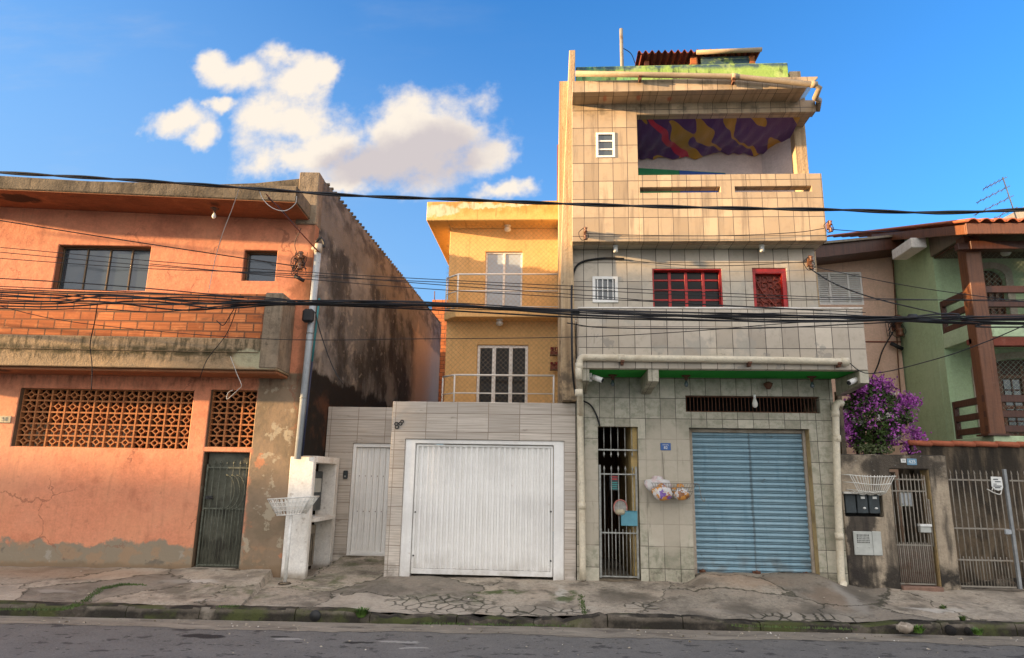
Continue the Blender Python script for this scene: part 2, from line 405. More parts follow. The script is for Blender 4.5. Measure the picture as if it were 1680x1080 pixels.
m_conc_pier = concrete('sunlit stained concrete', (.26, .20, .14), .6, 0., .55)  # lighter copy of the concrete, sunlight put into its colour
m_conc_moss = wallmat('mossy concrete band', (.29, .21, .13), [
    dict(c=(.45, .30, .17), s=1.4, lo=.45, hi=.65, a=.6), dict(c=(.055, .045, .022), s=5, lo=.36, hi=.58, a=.95, reg=[('y', 3.46, 3.52, .10), ('y', 3.66, 3.58, .12)], rs=5),
    dict(c=(.045, .04, .022), s=6, lo=.45, hi=.65, st=(2.5, .5), a=.8, reg=[('y', 3.32, 3.50, .2)]),
    dict(c=(.40, .37, .24), a=.9, at=[(-.55, 3.45, .42, .20)], wob=.3), dict(c=(.09, .07, .04), s=3, lo=.5, hi=.7, a=.6),
    dict(c=(.7, .68, .62), s=6, lo=.73, hi=.75, a=.8)], bump=.8, rough=.9)
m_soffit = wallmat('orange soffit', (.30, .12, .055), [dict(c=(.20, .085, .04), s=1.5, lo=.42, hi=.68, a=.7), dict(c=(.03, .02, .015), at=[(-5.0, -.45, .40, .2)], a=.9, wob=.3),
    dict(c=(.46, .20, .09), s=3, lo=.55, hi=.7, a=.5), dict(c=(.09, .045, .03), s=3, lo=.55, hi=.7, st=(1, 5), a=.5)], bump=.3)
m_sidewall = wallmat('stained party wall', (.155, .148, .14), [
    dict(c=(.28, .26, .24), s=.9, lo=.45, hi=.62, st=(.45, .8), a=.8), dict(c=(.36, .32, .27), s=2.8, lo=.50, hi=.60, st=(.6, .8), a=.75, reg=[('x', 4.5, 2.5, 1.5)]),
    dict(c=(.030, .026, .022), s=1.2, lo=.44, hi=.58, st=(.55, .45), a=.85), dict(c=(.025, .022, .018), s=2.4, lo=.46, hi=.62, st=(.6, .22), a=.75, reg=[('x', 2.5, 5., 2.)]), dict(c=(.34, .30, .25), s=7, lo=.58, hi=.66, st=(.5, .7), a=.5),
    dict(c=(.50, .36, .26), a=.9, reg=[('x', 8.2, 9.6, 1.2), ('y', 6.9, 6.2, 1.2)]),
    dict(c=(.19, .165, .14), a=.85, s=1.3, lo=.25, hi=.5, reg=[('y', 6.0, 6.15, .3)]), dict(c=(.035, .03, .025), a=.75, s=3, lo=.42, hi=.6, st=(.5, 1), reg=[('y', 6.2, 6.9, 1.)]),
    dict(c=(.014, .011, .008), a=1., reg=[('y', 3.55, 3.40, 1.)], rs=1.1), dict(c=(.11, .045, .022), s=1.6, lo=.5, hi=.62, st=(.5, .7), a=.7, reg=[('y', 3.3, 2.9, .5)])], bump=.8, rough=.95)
m_brick = tilemat('hollow clay brick', (.62, .22, .08), (.47, .145, .05), (.13, .075, .045), .27, .150, .013,
    [dict(c=(.25, .07, .03), s=3, lo=.5, hi=.7, a=.5), dict(c=(.72, .32, .13), s=6, lo=.55, hi=.75, a=.5), dict(c=(.10, .06, .04), s=3, lo=.56, hi=.7, st=(1, 2), a=.55)],
    rough=.85, brick_off=.5, lines=(52, .6, (.33, .10, .04)), groove=1.6, spec=.2)
m_terracotta = wallmat('terracotta screen block', (.47, .185, .07), [dict(c=(.30, .10, .04), s=3, lo=.45, hi=.7, a=.7), dict(c=(.60, .28, .11), s=9, lo=.5, hi=.7, a=.5)], bump=.3)
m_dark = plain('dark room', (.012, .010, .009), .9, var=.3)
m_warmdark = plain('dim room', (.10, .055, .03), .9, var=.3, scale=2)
m_curtain = wallmat('pale curtain', (.50, .44, .31), [dict(c=(.30, .25, .17), s=3, lo=.4, hi=.7, st=(5, .4), a=.7)], bump=.2)
m_glass = glassy('window glass', (.035, .05, .06))
m_glass_dark = glassy('dark room glass', (.012, .013, .014), .15); m_glass_dark.node_tree.nodes['Principled BSDF'].inputs['Specular IOR Level'].default_value = .18
m_glass_dull = glassy('dusty glass', (.09, .12, .13), .22)
m_alu = plain('bronze aluminium', (.14, .095, .055), .4, .6)
m_black = plain('black iron', (.02, .02, .02), .55)
m_irongate = plain('grey green iron', (.11, .115, .085), .6, .2, var=.35, scale=14)
m_gatesheet = wallmat('dark green sheet steel', (.085, .085, .06), [dict(c=(.17, .165, .125), s=1.2, lo=.45, hi=.65, a=.7), dict(c=(.025, .022, .016), s=2, lo=.5, hi=.65, a=.8)], rough=.45, bump=.15)
m_white = wallmat('white wall paint', (.80, .765, .70), [dict(c=(.50, .42, .32), s=1.6, lo=.45, hi=.72, st=(2, .5), a=.55), dict(c=(.30, .22, .15), s=6, lo=.60, hi=.70, a=.5),
    dict(c=(.22, .17, .11), a=.7, reg=[('y', .22, .06, .25)]), dict(c=(.10, .08, .06), s=14, lo=.72, hi=.75, a=.7)], bump=.25)
m_whitemetal = wallmat('white enamelled steel', (.86, .84, .795), [dict(c=(.45, .40, .32), s=2.2, lo=.60, hi=.74, st=(3, .3), a=.22), dict(c=(.55, .53, .50), s=.8, lo=.45, hi=.65, a=.4),dict(c=(.60, .56, .48), s=1.8, lo=.50, hi=.74, st=(3, .5), a=.3), dict(c=(.40, .33, .24), s=5, lo=.66, hi=.72, a=.4),
    dict(c=(.30, .25, .18), a=.55, reg=[('y', .55, .12, .4)], s=3, lo=.35, hi=.7), dict(c=(.05, .045, .04), s=22, lo=.755, hi=.77, a=.9)], rough=.42, bump=.16, bs=3.5, fine=.03, spec=.4)
m_yellow = wallmat('ochre paint', (.76, .475, .20), [dict(c=(.68, .41, .165), s=1.2, lo=.45, hi=.7, a=.6), dict(c=(.46, .27, .10), s=2.4, lo=.52, hi=.72, st=(5, .35), a=.45), dict(c=(.25, .17, .08), s=5, lo=.62, hi=.72, st=(2, .4), a=.35), dict(c=(.76, .52, .24), s=3, lo=.56, hi=.75, a=.5)], bump=.2)
m_yellow_fascia = wallmat('stained ochre fascia', (.62, .38, .135), [dict(c=(.46, .25, .07), s=2.2, lo=.36, hi=.56, st=(1.5, .8), a=.85, reg=[('y', 7.58, 7.76, .4)]), dict(c=(.60, .52, .38), a=.9, at=[(-2.7, 7.76, .5, .16), (-1.75, 7.86, .6, .09), (-.9, 7.88, .35, .05)], wob=.5),
    dict(c=(.30, .17, .06), s=3, lo=.5, hi=.68, st=(3, .5), a=.7, reg=[('y', 7.72, 7.9, .3)]), dict(c=(.30, .17, .06), s=4, lo=.55, hi=.66, st=(2.5, .4), a=.55)], bump=.3)
m_plankjoint = (.16, .11, .07)
m_garagetile = tilemat('grey planked tile', (.60, .535, .46), (.49, .43, .365), m_plankjoint, .515, .30, .0045,
    [dict(c=(.20, .165, .13), s=3, lo=.62, hi=.72, st=(.7, 2.5), a=.75), dict(c=(.36, .27, .18), s=1.1, lo=.5, hi=.75, a=.35), dict(c=(.10, .085, .065), a=.75, s=4, lo=.45, hi=.65, reg=[('y', .42, .10, .4)])],
    rough=.55, lines=(62, .55, (.31, .26, .205)), off=(.05, .02))
m_tile_up = tilemat('beige stone tile', (.52, .385, .245), (.39, .285, .175), (.06, .042, .028), .245, .33, .005,
    [dict(c=(.36, .27, .18), s=1.1, lo=.5, hi=.75, a=.35), dict(c=(.15, .11, .07), s=2.4, lo=.50, hi=.68, st=(3.5, .25), a=.55), dict(c=(.30, .215, .135), s=5, lo=.5, hi=.7, a=.4), dict(c=(.45, .07, .03), a=.6, at=[(.85, -.58, .05, .14), (1.42, -.6, .05, .12), (1.95, -.55, .05, .1)], wob=.15, soft=.7),
     dict(c=(.12, .095, .06), a=.7, s=3.5, lo=.5, hi=.66, reg=[('y', 7.7, 7.95, .5)])],
    marble=((.38, .30, .21), 7, .45, .68, .5))
m_tile_mid = tilemat('grey beige tile', (.56, .49, .39), (.44, .375, .295), (.06, .045, .034), .245, .33, .0055,
    [dict(c=(.34, .32, .275), s=1.3, lo=.56, hi=.62, a=.5), dict(c=(.45, .37, .26), s=1.3, lo=.5, hi=.7, a=.5), dict(c=(.16, .13, .10), s=3, lo=.6, hi=.72, st=(3, .4), a=.5),
     dict(c=(.20, .19, .17), a=.5, s=2.6, lo=.60, hi=.63, reg=[('y', 4.4, 4.25, .3)])],
    marble=((.36, .31, .235), 8, .46, .68, .5))
m_tile_low = tilemat('green grey tile', (.48, .44, .345), (.37, .335, .25), (.06, .05, .035), .245, .33, .005,
    [dict(c=(.47, .41, .32), a=.75, at=[(1.8, 1.6, .55, 1.1), (.55, 1.4, .22, .9)], wob=.35), dict(c=(.13, .12, .075), s=3, lo=.58, hi=.72, st=(3, .5), a=.5),
     dict(c=(.09, .075, .05), a=.7, s=5, lo=.45, hi=.62, reg=[('y', .50, .20, .35)])],
    marble=((.21, .22, .145), 9, .42, .62, .65))
m_sideplaster = wallmat('streaked plaster flank', (.50, .36, .215), [dict(c=(.30, .205, .12), s=2, lo=.42, hi=.62, st=(5, .18), a=.8), dict(c=(.62, .48, .32), s=2, lo=.52, hi=.7, st=(6, .2), a=.6),
    dict(c=(.10, .08, .06), a=.8, s=4, lo=.42, hi=.6, reg=[('y', 4.2, 3.2, 1.)]), dict(c=(.06, .05, .04), s=8, lo=.6, hi=.7, st=(2, .4), a=.6)], bump=.5)
m_greenpaint = wallmat('bright green soffit paint', (.02, .30, .035), [dict(c=(.015, .18, .03), s=2, lo=.45, hi=.7, a=.5)], bump=.1)
m_roofgreen = wallmat('peeling green paint', (.27, .40, .10), [dict(c=(.10, .33, .17), s=1.2, lo=.45, hi=.6, a=.9, reg=[('x', 2.6, 1.2, 1.2)]), dict(c=(.035, .05, .03), s=3, lo=.54, hi=.66, st=(3, .5), a=.8),
    dict(c=(.025, .06, .13), a=.9, s=4, lo=.35, hi=.5, reg=[('y', 8.92, 9.02, .18)]), dict(c=(.42, .52, .19), s=3, lo=.52, hi=.66, a=.6)], bump=.3)
m_pvc = wallmat('yellowed pvc pipe', (.66, .585, .44), [dict(c=(.48, .38, .25), s=3, lo=.48, hi=.7, a=.6), dict(c=(.22, .16, .10), s=9, lo=.62, hi=.7, a=.6)], rough=.45, bump=.05, spec=.4)
m_pvcold = wallmat('old sun baked pipe', (.36, .28, .19), [dict(c=(.26, .19, .12), s=3, lo=.45, hi=.7, a=.7)], rough=.6, bump=.1)
m_pipegrey = wallmat('grey painted conduit', (.36, .385, .40), [dict(c=(.52, .54, .53), s=2, lo=.48, hi=.66, st=(3, .4), a=.6), dict(c=(.14, .11, .08), s=7, lo=.62, hi=.7, a=.7)], rough=.5, bump=.1)
m_red = plain('red enamel', (.40, .016, .014), .38, var=.25)
m_redgrille = plain('brown red iron', (.22, .035, .018), .5, var=.4, scale=20)
m_bluesteel = wallmat('blue roller slats', (.235, .375, .45), [dict(c=(.30, .44, .51), s=1.4, lo=.45, hi=.7, a=.6), dict(c=(.12, .24, .32), s=2.6, lo=.5, hi=.72, st=(4, .5), a=.5), dict(c=(.10, .085, .06), s=6, lo=.64, hi=.71, a=.6),
    dict(c=(.055, .06, .055), at=[(3.16, 1.5, .022, 1.4)], a=.55, wob=.04), dict(c=(.16, .13, .10), a=.55, s=4, lo=.4, hi=.65, reg=[('y', .7, .3, .4)])], rough=.42, bump=.06, fine=.04, spec=.4)
m_jamb = wallmat('beige plaster jamb', (.45, .385, .31), [dict(c=(.30, .24, .17), s=2, lo=.45, hi=.7, st=(2, .6), a=.6), dict(c=(.14, .11, .08), a=.7, s=4, lo=.4, hi=.6, reg=[('y', .7, .3, .4)])], bump=.3)
m_ochrejamb = wallmat('ochre corridor plaster', (.62, .45, .19), [dict(c=(.30, .21, .10), s=2, lo=.45, hi=.7, a=.6), dict(c=(.12, .09, .05), a=.8, s=3, lo=.38, hi=.6, reg=[('y', 1., .3, .6)])], bump=.3)
m_lilac = wallmat('lilac white plaster', (.66, .57, .55), [dict(c=(.52, .43, .42), s=1.5, lo=.45, hi=.7, a=.5)], bump=.15)
m_iron = plain('galvanised bars', (.34, .34, .31), .5, .5, var=.25, scale=16)
m_postgrey = plain('grey painted post', (.25, .26, .26), .5, var=.2)
m_gatebar = wallmat('rusting grey bars', (.25, .225, .185), [dict(c=(.13, .075, .04), s=5, lo=.5, hi=.66, a=.7)], rough=.6, bump=.1)
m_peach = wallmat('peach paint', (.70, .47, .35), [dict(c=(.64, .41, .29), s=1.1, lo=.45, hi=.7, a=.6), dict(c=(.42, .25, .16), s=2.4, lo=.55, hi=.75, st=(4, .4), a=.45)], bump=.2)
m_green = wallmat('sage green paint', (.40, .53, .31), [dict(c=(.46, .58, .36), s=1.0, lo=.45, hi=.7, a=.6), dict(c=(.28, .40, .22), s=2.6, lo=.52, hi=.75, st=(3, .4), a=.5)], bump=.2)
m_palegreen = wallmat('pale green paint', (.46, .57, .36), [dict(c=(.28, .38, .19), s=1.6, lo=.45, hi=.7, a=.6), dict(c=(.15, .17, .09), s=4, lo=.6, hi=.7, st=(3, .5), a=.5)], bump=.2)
def wood(name, c, k=1.):
    return wallmat(name, c, [dict(c=tuple(x*.45 for x in c), s=2.2, lo=.42, hi=.7, st=(14, .5), a=.8), dict(c=tuple(min(1, x*1.5) for x in c), s=3, lo=.55, hi=.75, st=(10, .4), a=.5)], rough=.42, bump=.2, spec=.4)
m_wood = wood('varnished wood', (.16, .060, .025)); m_wooddark = wood('dark varnished wood', (.075, .026, .014)); m_woodgrey = wood('grey gable boards', (.19, .155, .11))
m_ceilwood = tilemat('board ceiling', (.10, .040, .018), (.08, .03, .014), (.02, .01, .006), .10, 6., .006, [], rough=.5)
m_rooftile = wallmat('clay roof tile', (.40, .12, .06), [dict(c=(.26, .075, .04), s=3, lo=.45, hi=.7, a=.7), dict(c=(.10, .06, .04), s=6, lo=.58, hi=.7, a=.6)], bump=.3)
m_fibre = wallmat('aged red roof sheet', (.20, .055, .035), [dict(c=(.12, .035, .025), s=2, lo=.45, hi=.7, a=.7), dict(c=(.26, .11, .08), s=5, lo=.55, hi=.7, a=.5)], bump=.3)
m_bndwall = wallmat('blackened render', (.38, .31, .225), [dict(c=(.50, .41, .30), s=1.5, lo=.45, hi=.65, a=.6), dict(c=(.06, .05, .04), s=2.4, lo=.30, hi=.56, a=.92, reg=[('y', 1.66, 1.86, .35)]),
    dict(c=(.022, .02, .018), s=2.6, lo=.32, hi=.52, a=.95, reg=[('y', .62, .34, .6)]), dict(c=(.05, .042, .034), s=2, lo=.44, hi=.64, st=(3, .4), a=.8), dict(c=(.04, .034, .03), a=.85, at=[(4.62, .8, .14, .8), (4.75, 1.1, .25, .25)], wob=.35),
    dict(c=(.34, .33, .29), s=11, lo=.62, hi=.68, a=.6, reg=[('y', 1.6, 2.0, .4)])], bump=.7, rough=.92)
m_backwall = wallmat('damp dark retaining wall', (.13, .10, .068), [dict(c=(.22, .16, .10), s=1.2, lo=.45, hi=.62, a=.6), dict(c=(.022, .019, .015), s=1.6, lo=.36, hi=.6, st=(2.5, .3), a=.92, reg=[('y', 1.0, 2.0, .9)]),
    dict(c=(.03, .025, .02), s=2.4, lo=.44, hi=.62, st=(2, .5), a=.8)], bump=.6, rough=.92)
m_glowstrip = wallmat('warm lit reveal', (.50, .36, .17), [dict(c=(.18, .13, .08), s=3, lo=.45, hi=.65, a=.6)], bump=.3)  # warm side light put into the strip colour
m_meter = plain('dark plastic box', (.035, .045, .05), .35, var=.3)
m_gasbox = plain('pale grey box', (.46, .47, .43), .5, var=.12, scale=5)
m_bluesign = plain('blue enamel plate', (.04, .115, .33), .35, var=.1)
m_bluesign2 = plain('light blue enamel plate', (.16, .30, .42), .4, var=.15)
m_plate = plain('white plate', (.72, .72, .68), .4, var=.1)
m_wirewhite = plain('white coated wire', (.70, .68, .62), .45, var=.15, scale=20)
m_cable = plain('black cable', (.014, .014, .016), .6, var=.3)
m_cablegrey = plain('grey cable', (.16, .155, .15), .6)
m_cablewhite = plain('white wire', (.55, .52, .48), .6)
m_teal = plain('teal conduit', (.02, .16, .17), .5)
m_navy = plain('dark blue cable', (.015, .02, .05), .5)
m_porcelain = plain('brown porcelain', (.17, .075, .04), .3, var=.3)
m_rust = plain('rusted iron', (.13, .055, .03), .8, var=.4, scale=25)
m_paleglass = glassy('sky pale glass', (.34, .40, .46), .15)  # pale sky reflection put into the glass colour
m_redstep = wallmat('worn brown step', (.25, .15, .11), [dict(c=(.12, .08, .06), s=5, lo=.45, hi=.65, a=.6)])
m_bulb = plain('frosted bulb', (.72, .70, .64), .25, var=.02)
m_cam = plain('white plastic', (.80, .79, .75), .35, var=.03)
m_netting = plain('netting cord', (.28, .20, .11), .7, var=.1)
m_netwhite = plain('pale netting cord', (.33, .40, .30), .7, var=.1)
m_railing = plain('white painted steel', (.78, .77, .72), .4, var=.08)
m_bluebox = plain('teal blue steel', (.10, .29, .36), .45, var=.2, scale=4)
m_blinds = wallmat('pale blind', (.66, .68, .68), [dict(c=(.44, .44, .42), s=2, lo=.4, hi=.65, st=(8, .2), a=.6)], rough=.4, bump=.05, spec=.6)

# ------------------------------------------------------------------ ground
def yk(x): return -2.02+.05*(x+2.4)                      # street face of the kerb
ZR, ZK = -.20, -.045
_b = [(-60, .16), (-4.50, .17), (-4.455, .05), (-2.85, .06), (-2.62, .115), (.22, .115), (.36, .125), (2.05, .15), (2.25, .265), (4.05, .30), (4.30, .20), (4.75, .125), (7.5, .13), (60, .16)]
def kdrop(x):
    def s_(v, a_, b_): v = min(1, max(0, (v-a_)/(b_-a_))); return v*v*(3-2*v)
    return .060*s_(x, -2.7, -2.2)*(1-s_(x, .15, .5)) + .052*s_(x, 1.75, 2.3)*(1-s_(x, 3.9, 4.4))
def zf(x):
    for (a, za), (b, zb) in zip(_b, _b[1:]):
        if x <= b: return za+(zb-za)*(x-a)/(b-a)
    return _b[-1][1]
def zg(x, y):
    xs = x+.20*y if x < -3 else x
    k = yk(x)+.16; t = min(1, max(0, (y-k)/(0-k)))
    kt = ZK-kdrop(x)*.75
    if -4.48 < xs < -2.85: kt -= .035
    z = kt+(zf(xs)-kt)*(t*.75+.25*t*t*(3-2*t))
    if -3.95 < x < -2.6 and y > 0: z += .14*min(y, 1.5)
    if x > 4.4 and y > .3: z += .0
    return z
g = MB(); g.box(-140, 140, -60, 120, -.9, ZR)
m_asph = wallmat('asphalt', (.155, .145, .132), [dict(c=(.195, .182, .165), s=2.2, lo=.42, hi=.66, a=.6), dict(c=(.27, .26, .25), s=42, lo=.56, hi=.66, a=.65), dict(c=(.05, .048, .05), s=36, lo=.56, hi=.66, a=.6), dict(c=(.038, .034, .034), s=3.2, lo=.58, hi=.63, st=(1, 1.5), a=.7),
    dict(c=(.016, .014, .014), s=7, lo=.62, hi=.66, st=(1, 1.3), a=.8), dict(c=(.33, .31, .28), s=7, lo=.715, hi=.725, st=(1, 2), a=.9), dict(c=(.012, .010, .011), at=[(-4.05, -2.95, .28, .12), (-3.2, -2.85, .13, .05), (-2.2, -3.02, .2, .05)], a=.85, wob=.25),
    dict(c=(.36, .34, .31), at=[(-1.75, -2.95, .24, .06), (-1.55, -3.2, .2, .045), (-3.05, -2.95, .2, .06)], a=.8, wob=.4)], rough=.82, bump=.5, bs=90)
setting('road', g, m_asph)
gs = MB(); N_ = 400; prof = []
xs = [-16+32*i/N_ for i in range(N_+1)]
for x in xs:
    w = .46+.05*math.sin(x*1.3)+.03*math.sin(x*4.1)+.015*math.sin(x*13.7)+random.uniform(-.018, .018)
    gs.v += [(x, yk(x)-w, ZR+.004), (x, yk(x)+.02, ZR+.012)]
gs.f = [(2*i, 2*i+2, 2*i+3, 2*i+1) for i in range(N_)]; gs.sm = [False]*N_
m_gutter = wallmat('gutter concrete', (.25, .215, .17), [dict(c=(.36, .315, .25), s=1.5, lo=.45, hi=.7, st=(.6, 2), a=.7), dict(c=(.10, .085, .07), s=2.6, lo=.5, hi=.68, st=(.7, 2), a=.7), dict(c=(.05, .043, .036), s=9, lo=.62, hi=.68, a=.6)], rough=.9, bump=.6, bs=60)
setting('gutter', gs, m_gutter)
pv = MB(); NY = 84
cols_ = sorted([-13+24*i/420 for i in range(421)]+[-4.505, -4.50, -4.485, -4.47, -4.455, -4.45]); NX = len(cols_)-1
def zg2(xs, y): return zg(xs-.20*y if xs < -3 else xs, y)
for j in range(NY+1):
    for xs in cols_:
        w_ = max(0, 1-abs(xs+4.48)/1.3); y0 = yk(xs)+.15; y = y0+(3.2-y0)*(j/NY)**1.15
        x = xs-.20*y*w_; n = .006*math.sin(x*5.3+y*3)+.005*math.sin(x*11.7-y*7.1)+random.uniform(-.0022, .0022)
        y = max(y, yk(x)+.15) if j == 0 else y
        pv.v.append((x, y, zg2(xs, y)+n))
pv.f = [(j*(NX+1)+i, j*(NX+1)+i+1, (j+1)*(NX+1)+i+1, (j+1)*(NX+1)+i) for j in range(NY) for i in range(NX)]; pv.sm = [False]*len(pv.f)
def pavement_mat():
    m, t, b = newmat('old pavement concrete'); uv = t.n('ShaderNodeUVMap').outputs[0]
    base = t.mix(t.smooth(t.noise(uv, 17, 7, .78), .34, .66), (.28, .24, .185), (.48, .415, .33))
    L = [dict(c=(.42, .345, .265), s=1.2, lo=.44, hi=.62, st=(.8, 1.6), a=.7), dict(c=(.13, .11, .085), s=1.5, lo=.44, hi=.64, a=.8), dict(c=(.45, .40, .33), s=1.3, lo=.58, hi=.68, st=(.8, 2), a=.65),
         dict(c=(.055, .047, .036), s=4, lo=.56, hi=.68, a=.6), dict(c=(.045, .04, .032), s=22, lo=.58, hi=.68, a=.7), dict(c=(.50, .45, .38), s=30, lo=.66, hi=.72, a=.6),
         dict(c=(.42, .28, .18), a=.5, at=[(3.0, -.3, .9, .35), (3.9, -.8, .4, .5), (2.6, -.1, .5, .2)], wob=.7, soft=.7),
         dict(c=(.36, .23, .14), a=.6, at=[(-7.6, -.55, 2.2, .5)], wob=.6, soft=.7),
         dict(c=(.52, .48, .42), a=.8, at=[(-5.35, -.85, .55, .16), (-6.9, -1.55, .4, .12), (4.15, -.75, .18, .75), (5.2, -1.0, .5, .10), (.1, -.75, .1, .5)], wob=.45, soft=.6),
         dict(c=(.10, .085, .065), a=.7, at=[(2.5, -1.25, .35, .3), (3.5, -1.3, .4, .3), (.9, -.9, .5, .5), (4.4, -.4, .3, .5)], wob=.6, soft=.7),
         dict(c=(.075, .095, .03), a=.7, s=3.4, lo=.45, hi=.62, at=[(-3.5, -.3, 1.2, .9), (-3.4, 1.0, .8, .7), (-4.6, -1.2, .9, .5)], wob=.6, soft=.8),
         dict(c=(.06, .085, .02), a=.9, s=4, lo=.44, hi=.56, at=[(-1.55, -1.15, .75, .30), (-.8, -.75, .6, .15), (.15, -.8, .25, .35)], wob=.5, soft=.5)]
    cc = layered(t, uv, base, L)
    def cracks(sc_, width, seedoff, warp):
        w = t.vmath('ADD', t.scale(uv, (1, 1, 1), (seedoff, 0, 0)), t.vmath('MULTIPLY', t.vmath('SUBTRACT', t.noise(uv, 3, 5, .6, out=1), (.5, .5, .5)), (warp, warp, 0)))
        v = t.n('ShaderNodeTexVoronoi', feature='DISTANCE_TO_EDGE'); t.put(v.inputs['Vector'], w); v.inputs['Scale'].default_value = sc_
        return t.smooth(v.outputs['Distance'], width, width*.35)
    wv = t.vmath('ADD', t.scale(uv, (1, 1, 1), (4.3, 0, 0)), t.vmath('MULTIPLY', t.vmath('SUBTRACT', t.noise(uv, 3, 5, .6, out=1), (.5, .5, .5)), (.6, .6, 0)))
    vc = t.n('ShaderNodeTexVoronoi', feature='F1'); t.put(vc.inputs['Vector'], wv); vc.inputs['Scale'].default_value = .50
    tone = t.sep(vc.outputs['Color'])[0]
    cc = t.mix(t.math('MULTIPLY', t.smooth(tone, .35, .1), .55), cc, (.13, .115, .095)); cc = t.mix(t.math('MULTIPLY', t.smooth(tone, .6, .95), .5), cc, (.44, .385, .315))
    big = cracks(.50, .0075, 4.3, .6); fine = cracks(4.6, .075, 1.1, .25)
    nz = t.noise(uv, 2.2, 5, .6)
    zone = None
    for (cx, cy, rx, ry) in [(-1.55, -1.35, .85, .42), (-.35, -1.55, .9, .22), (3.3, -1.5, .9, .2), (1.2, -1.3, .3, .2)]:
        d_ = t.vmath('LENGTH', t.vmath('MULTIPLY', t.vmath('SUBTRACT', uv, (cx, cy, 0)), (1/rx, 1/ry, 0)))
        z_ = t.smooth(t.math('ADD', d_, t.math('MULTIPLY', t.math('SUBTRACT', nz, .5), 1.2)), 1.05, .8)
        zone = z_ if zone is None else t.math('MAXIMUM', zone, z_)
    crk = t.math('MAXIMUM', big, t.math('MULTIPLY', fine, zone))
    cc = t.mix(t.math('MULTIPLY', crk, .70), cc, (.03, .032, .018))
    light = t.math('MULTIPLY', zone, t.math('SUBTRACT', 1, fine))
    cc = t.mix(t.math('MULTIPLY', light, .35), cc, (.42, .37, .30))
    t.put(b.inputs['Base Color'], cc); b.inputs['Roughness'].default_value = .9; b.inputs['Specular IOR Level'].default_value = .2
    h = t.math('SUBTRACT', t.math('ADD', t.noise(uv, 45, 6, .65), t.math('MULTIPLY', t.noise(uv, 5, 5, .6), 2.)), t.math('MULTIPLY', crk, 2.2))
    bn = t.n('ShaderNodeBump'); bn.inputs['Strength'].default_value = .7; bn.inputs['Distance'].default_value = .02
    t.put(bn.inputs['Height'], h); m.node_tree.links.new(bn.outputs[0], b.inputs['Normal']); return m
m_pave = pavement_mat()
setting('pavement', pv, m_pave, recalc=True)
kb = MB(); x = -13.
while x < 11:
    L = random.uniform(.75, 1.25); a, b_ = x, min(11., x+L); x = b_
    low = -2.5 < (a+b_)/2 < .3; dro = random.uniform(-.008, .012)
    n = 10
    prof = [(0, ZR-.1), (-.012, ZR-.02), (.0, ZK-.06), (.018, ZK-.018), (.045, ZK), (.165, ZK+.003), (.165, ZR-.1)]
    vs = []; m_ = len(prof)
    for i in range(n+1):
        xx = a+.005+(b_-a-.010)*i/n; e = .022 if i in (0, n) else 0
        ja = random.uniform(-1, 1)*(.016 if low else .006); jb = random.uniform(-1, 1)*(.020 if low else .005)
        for k, (py, pz) in enumerate(prof):
            top = k in (2, 3, 4, 5)
            vs.append((xx, yk(xx)+py+(ja if k < 5 else 0)+(e*.5 if k < 4 else 0), pz+((dro+jb-e*.3-kdrop(xx)) if top else 0)))
    fs = []
    for i in range(n):
        for k in range(m_-1): fs.append((i*m_+k, (i+1)*m_+k, (i+1)*m_+k+1, i*m_+k+1))
    fs += [tuple(range(m_)), tuple(n*m_+k for k in reversed(range(m_)))]
    kb.add(vs, fs, False)
m_kerb = wallmat('mossy kerb concrete', (.12, .10, .076), [dict(c=(.28, .24, .19), s=2.2, lo=.53, hi=.66, a=.7), dict(c=(.022, .019, .015), s=2.2, lo=.34, hi=.54, a=.92, reg=[('y', -.06, -.12, .08)]), dict(c=(.075, .085, .026), s=1.6, lo=.46, hi=.62, a=.8),
    dict(c=(.03, .026, .02), s=9, lo=.55, hi=.68, a=.7)], bump=.9, rough=.92, bs=40)
setting('kerb', kb, m_kerb)
def avg(*t): return sum(t)/len(t)
def window(parent, x0, x1, z0, z1, y, fm, gm, cols, rows=0, fw=.045, th=.05, ft=.05, name='window', pane='pane', mull=None):
    """frame ring + mullions as one part, the glazing behind as its sub-part"""
    f = MB(); f.rect(x0, x1, z0, z1, y, y+th, [(x0+fw, x1-fw, z0+fw, z1-fw)])
    mw_ = mull or fw*.8
    for c in cols:
        xx = x0+(x1-x0)*c; f.box(xx-mw_/2, xx+mw_/2, y+.004, y+th-.004, z0+fw, z1-fw)
    for r in range(1, rows):
        zz = z0+(z1-z0)*r/rows; f.box(x0+fw, x1-fw, y+.010, y+th-.010, zz-mw_*.3, zz+mw_*.3)
    fo = part(name, f, fm, parent, bevel=.004)
    p = MB(); p.box(x0+fw*.5, x1-fw*.5, y+th*.55, y+th*.55+.008, z0+fw*.5, z1-fw*.5)
    part(pane, p, gm, fo)
    return fo

# ================================================================== salmon house
T = thing('salmon_house', 'salmon orange two storey house with a mossy concrete canopy and a bare brick balcony front', 'house', (-3.2, 0, 0), 'o')
UL = -7.6
w1 = (-4.505, -2.873, 4.734, 5.548)
w2 = (-1.213, -0.635, 4.948, 5.507)
l1 = (-4.742, -1.815, 2.031, 3.003)
l2 = (-1.529, -0.752, 2.077, 3.029)
gt = (-1.529, -0.768, .14, 1.997)
w = MB(); w.rect(UL, 0, -.2, 6.42, 0, .24, [w1, w2, l1, l2, gt]); part('wall', w, m_orange, T, bevel=.012)
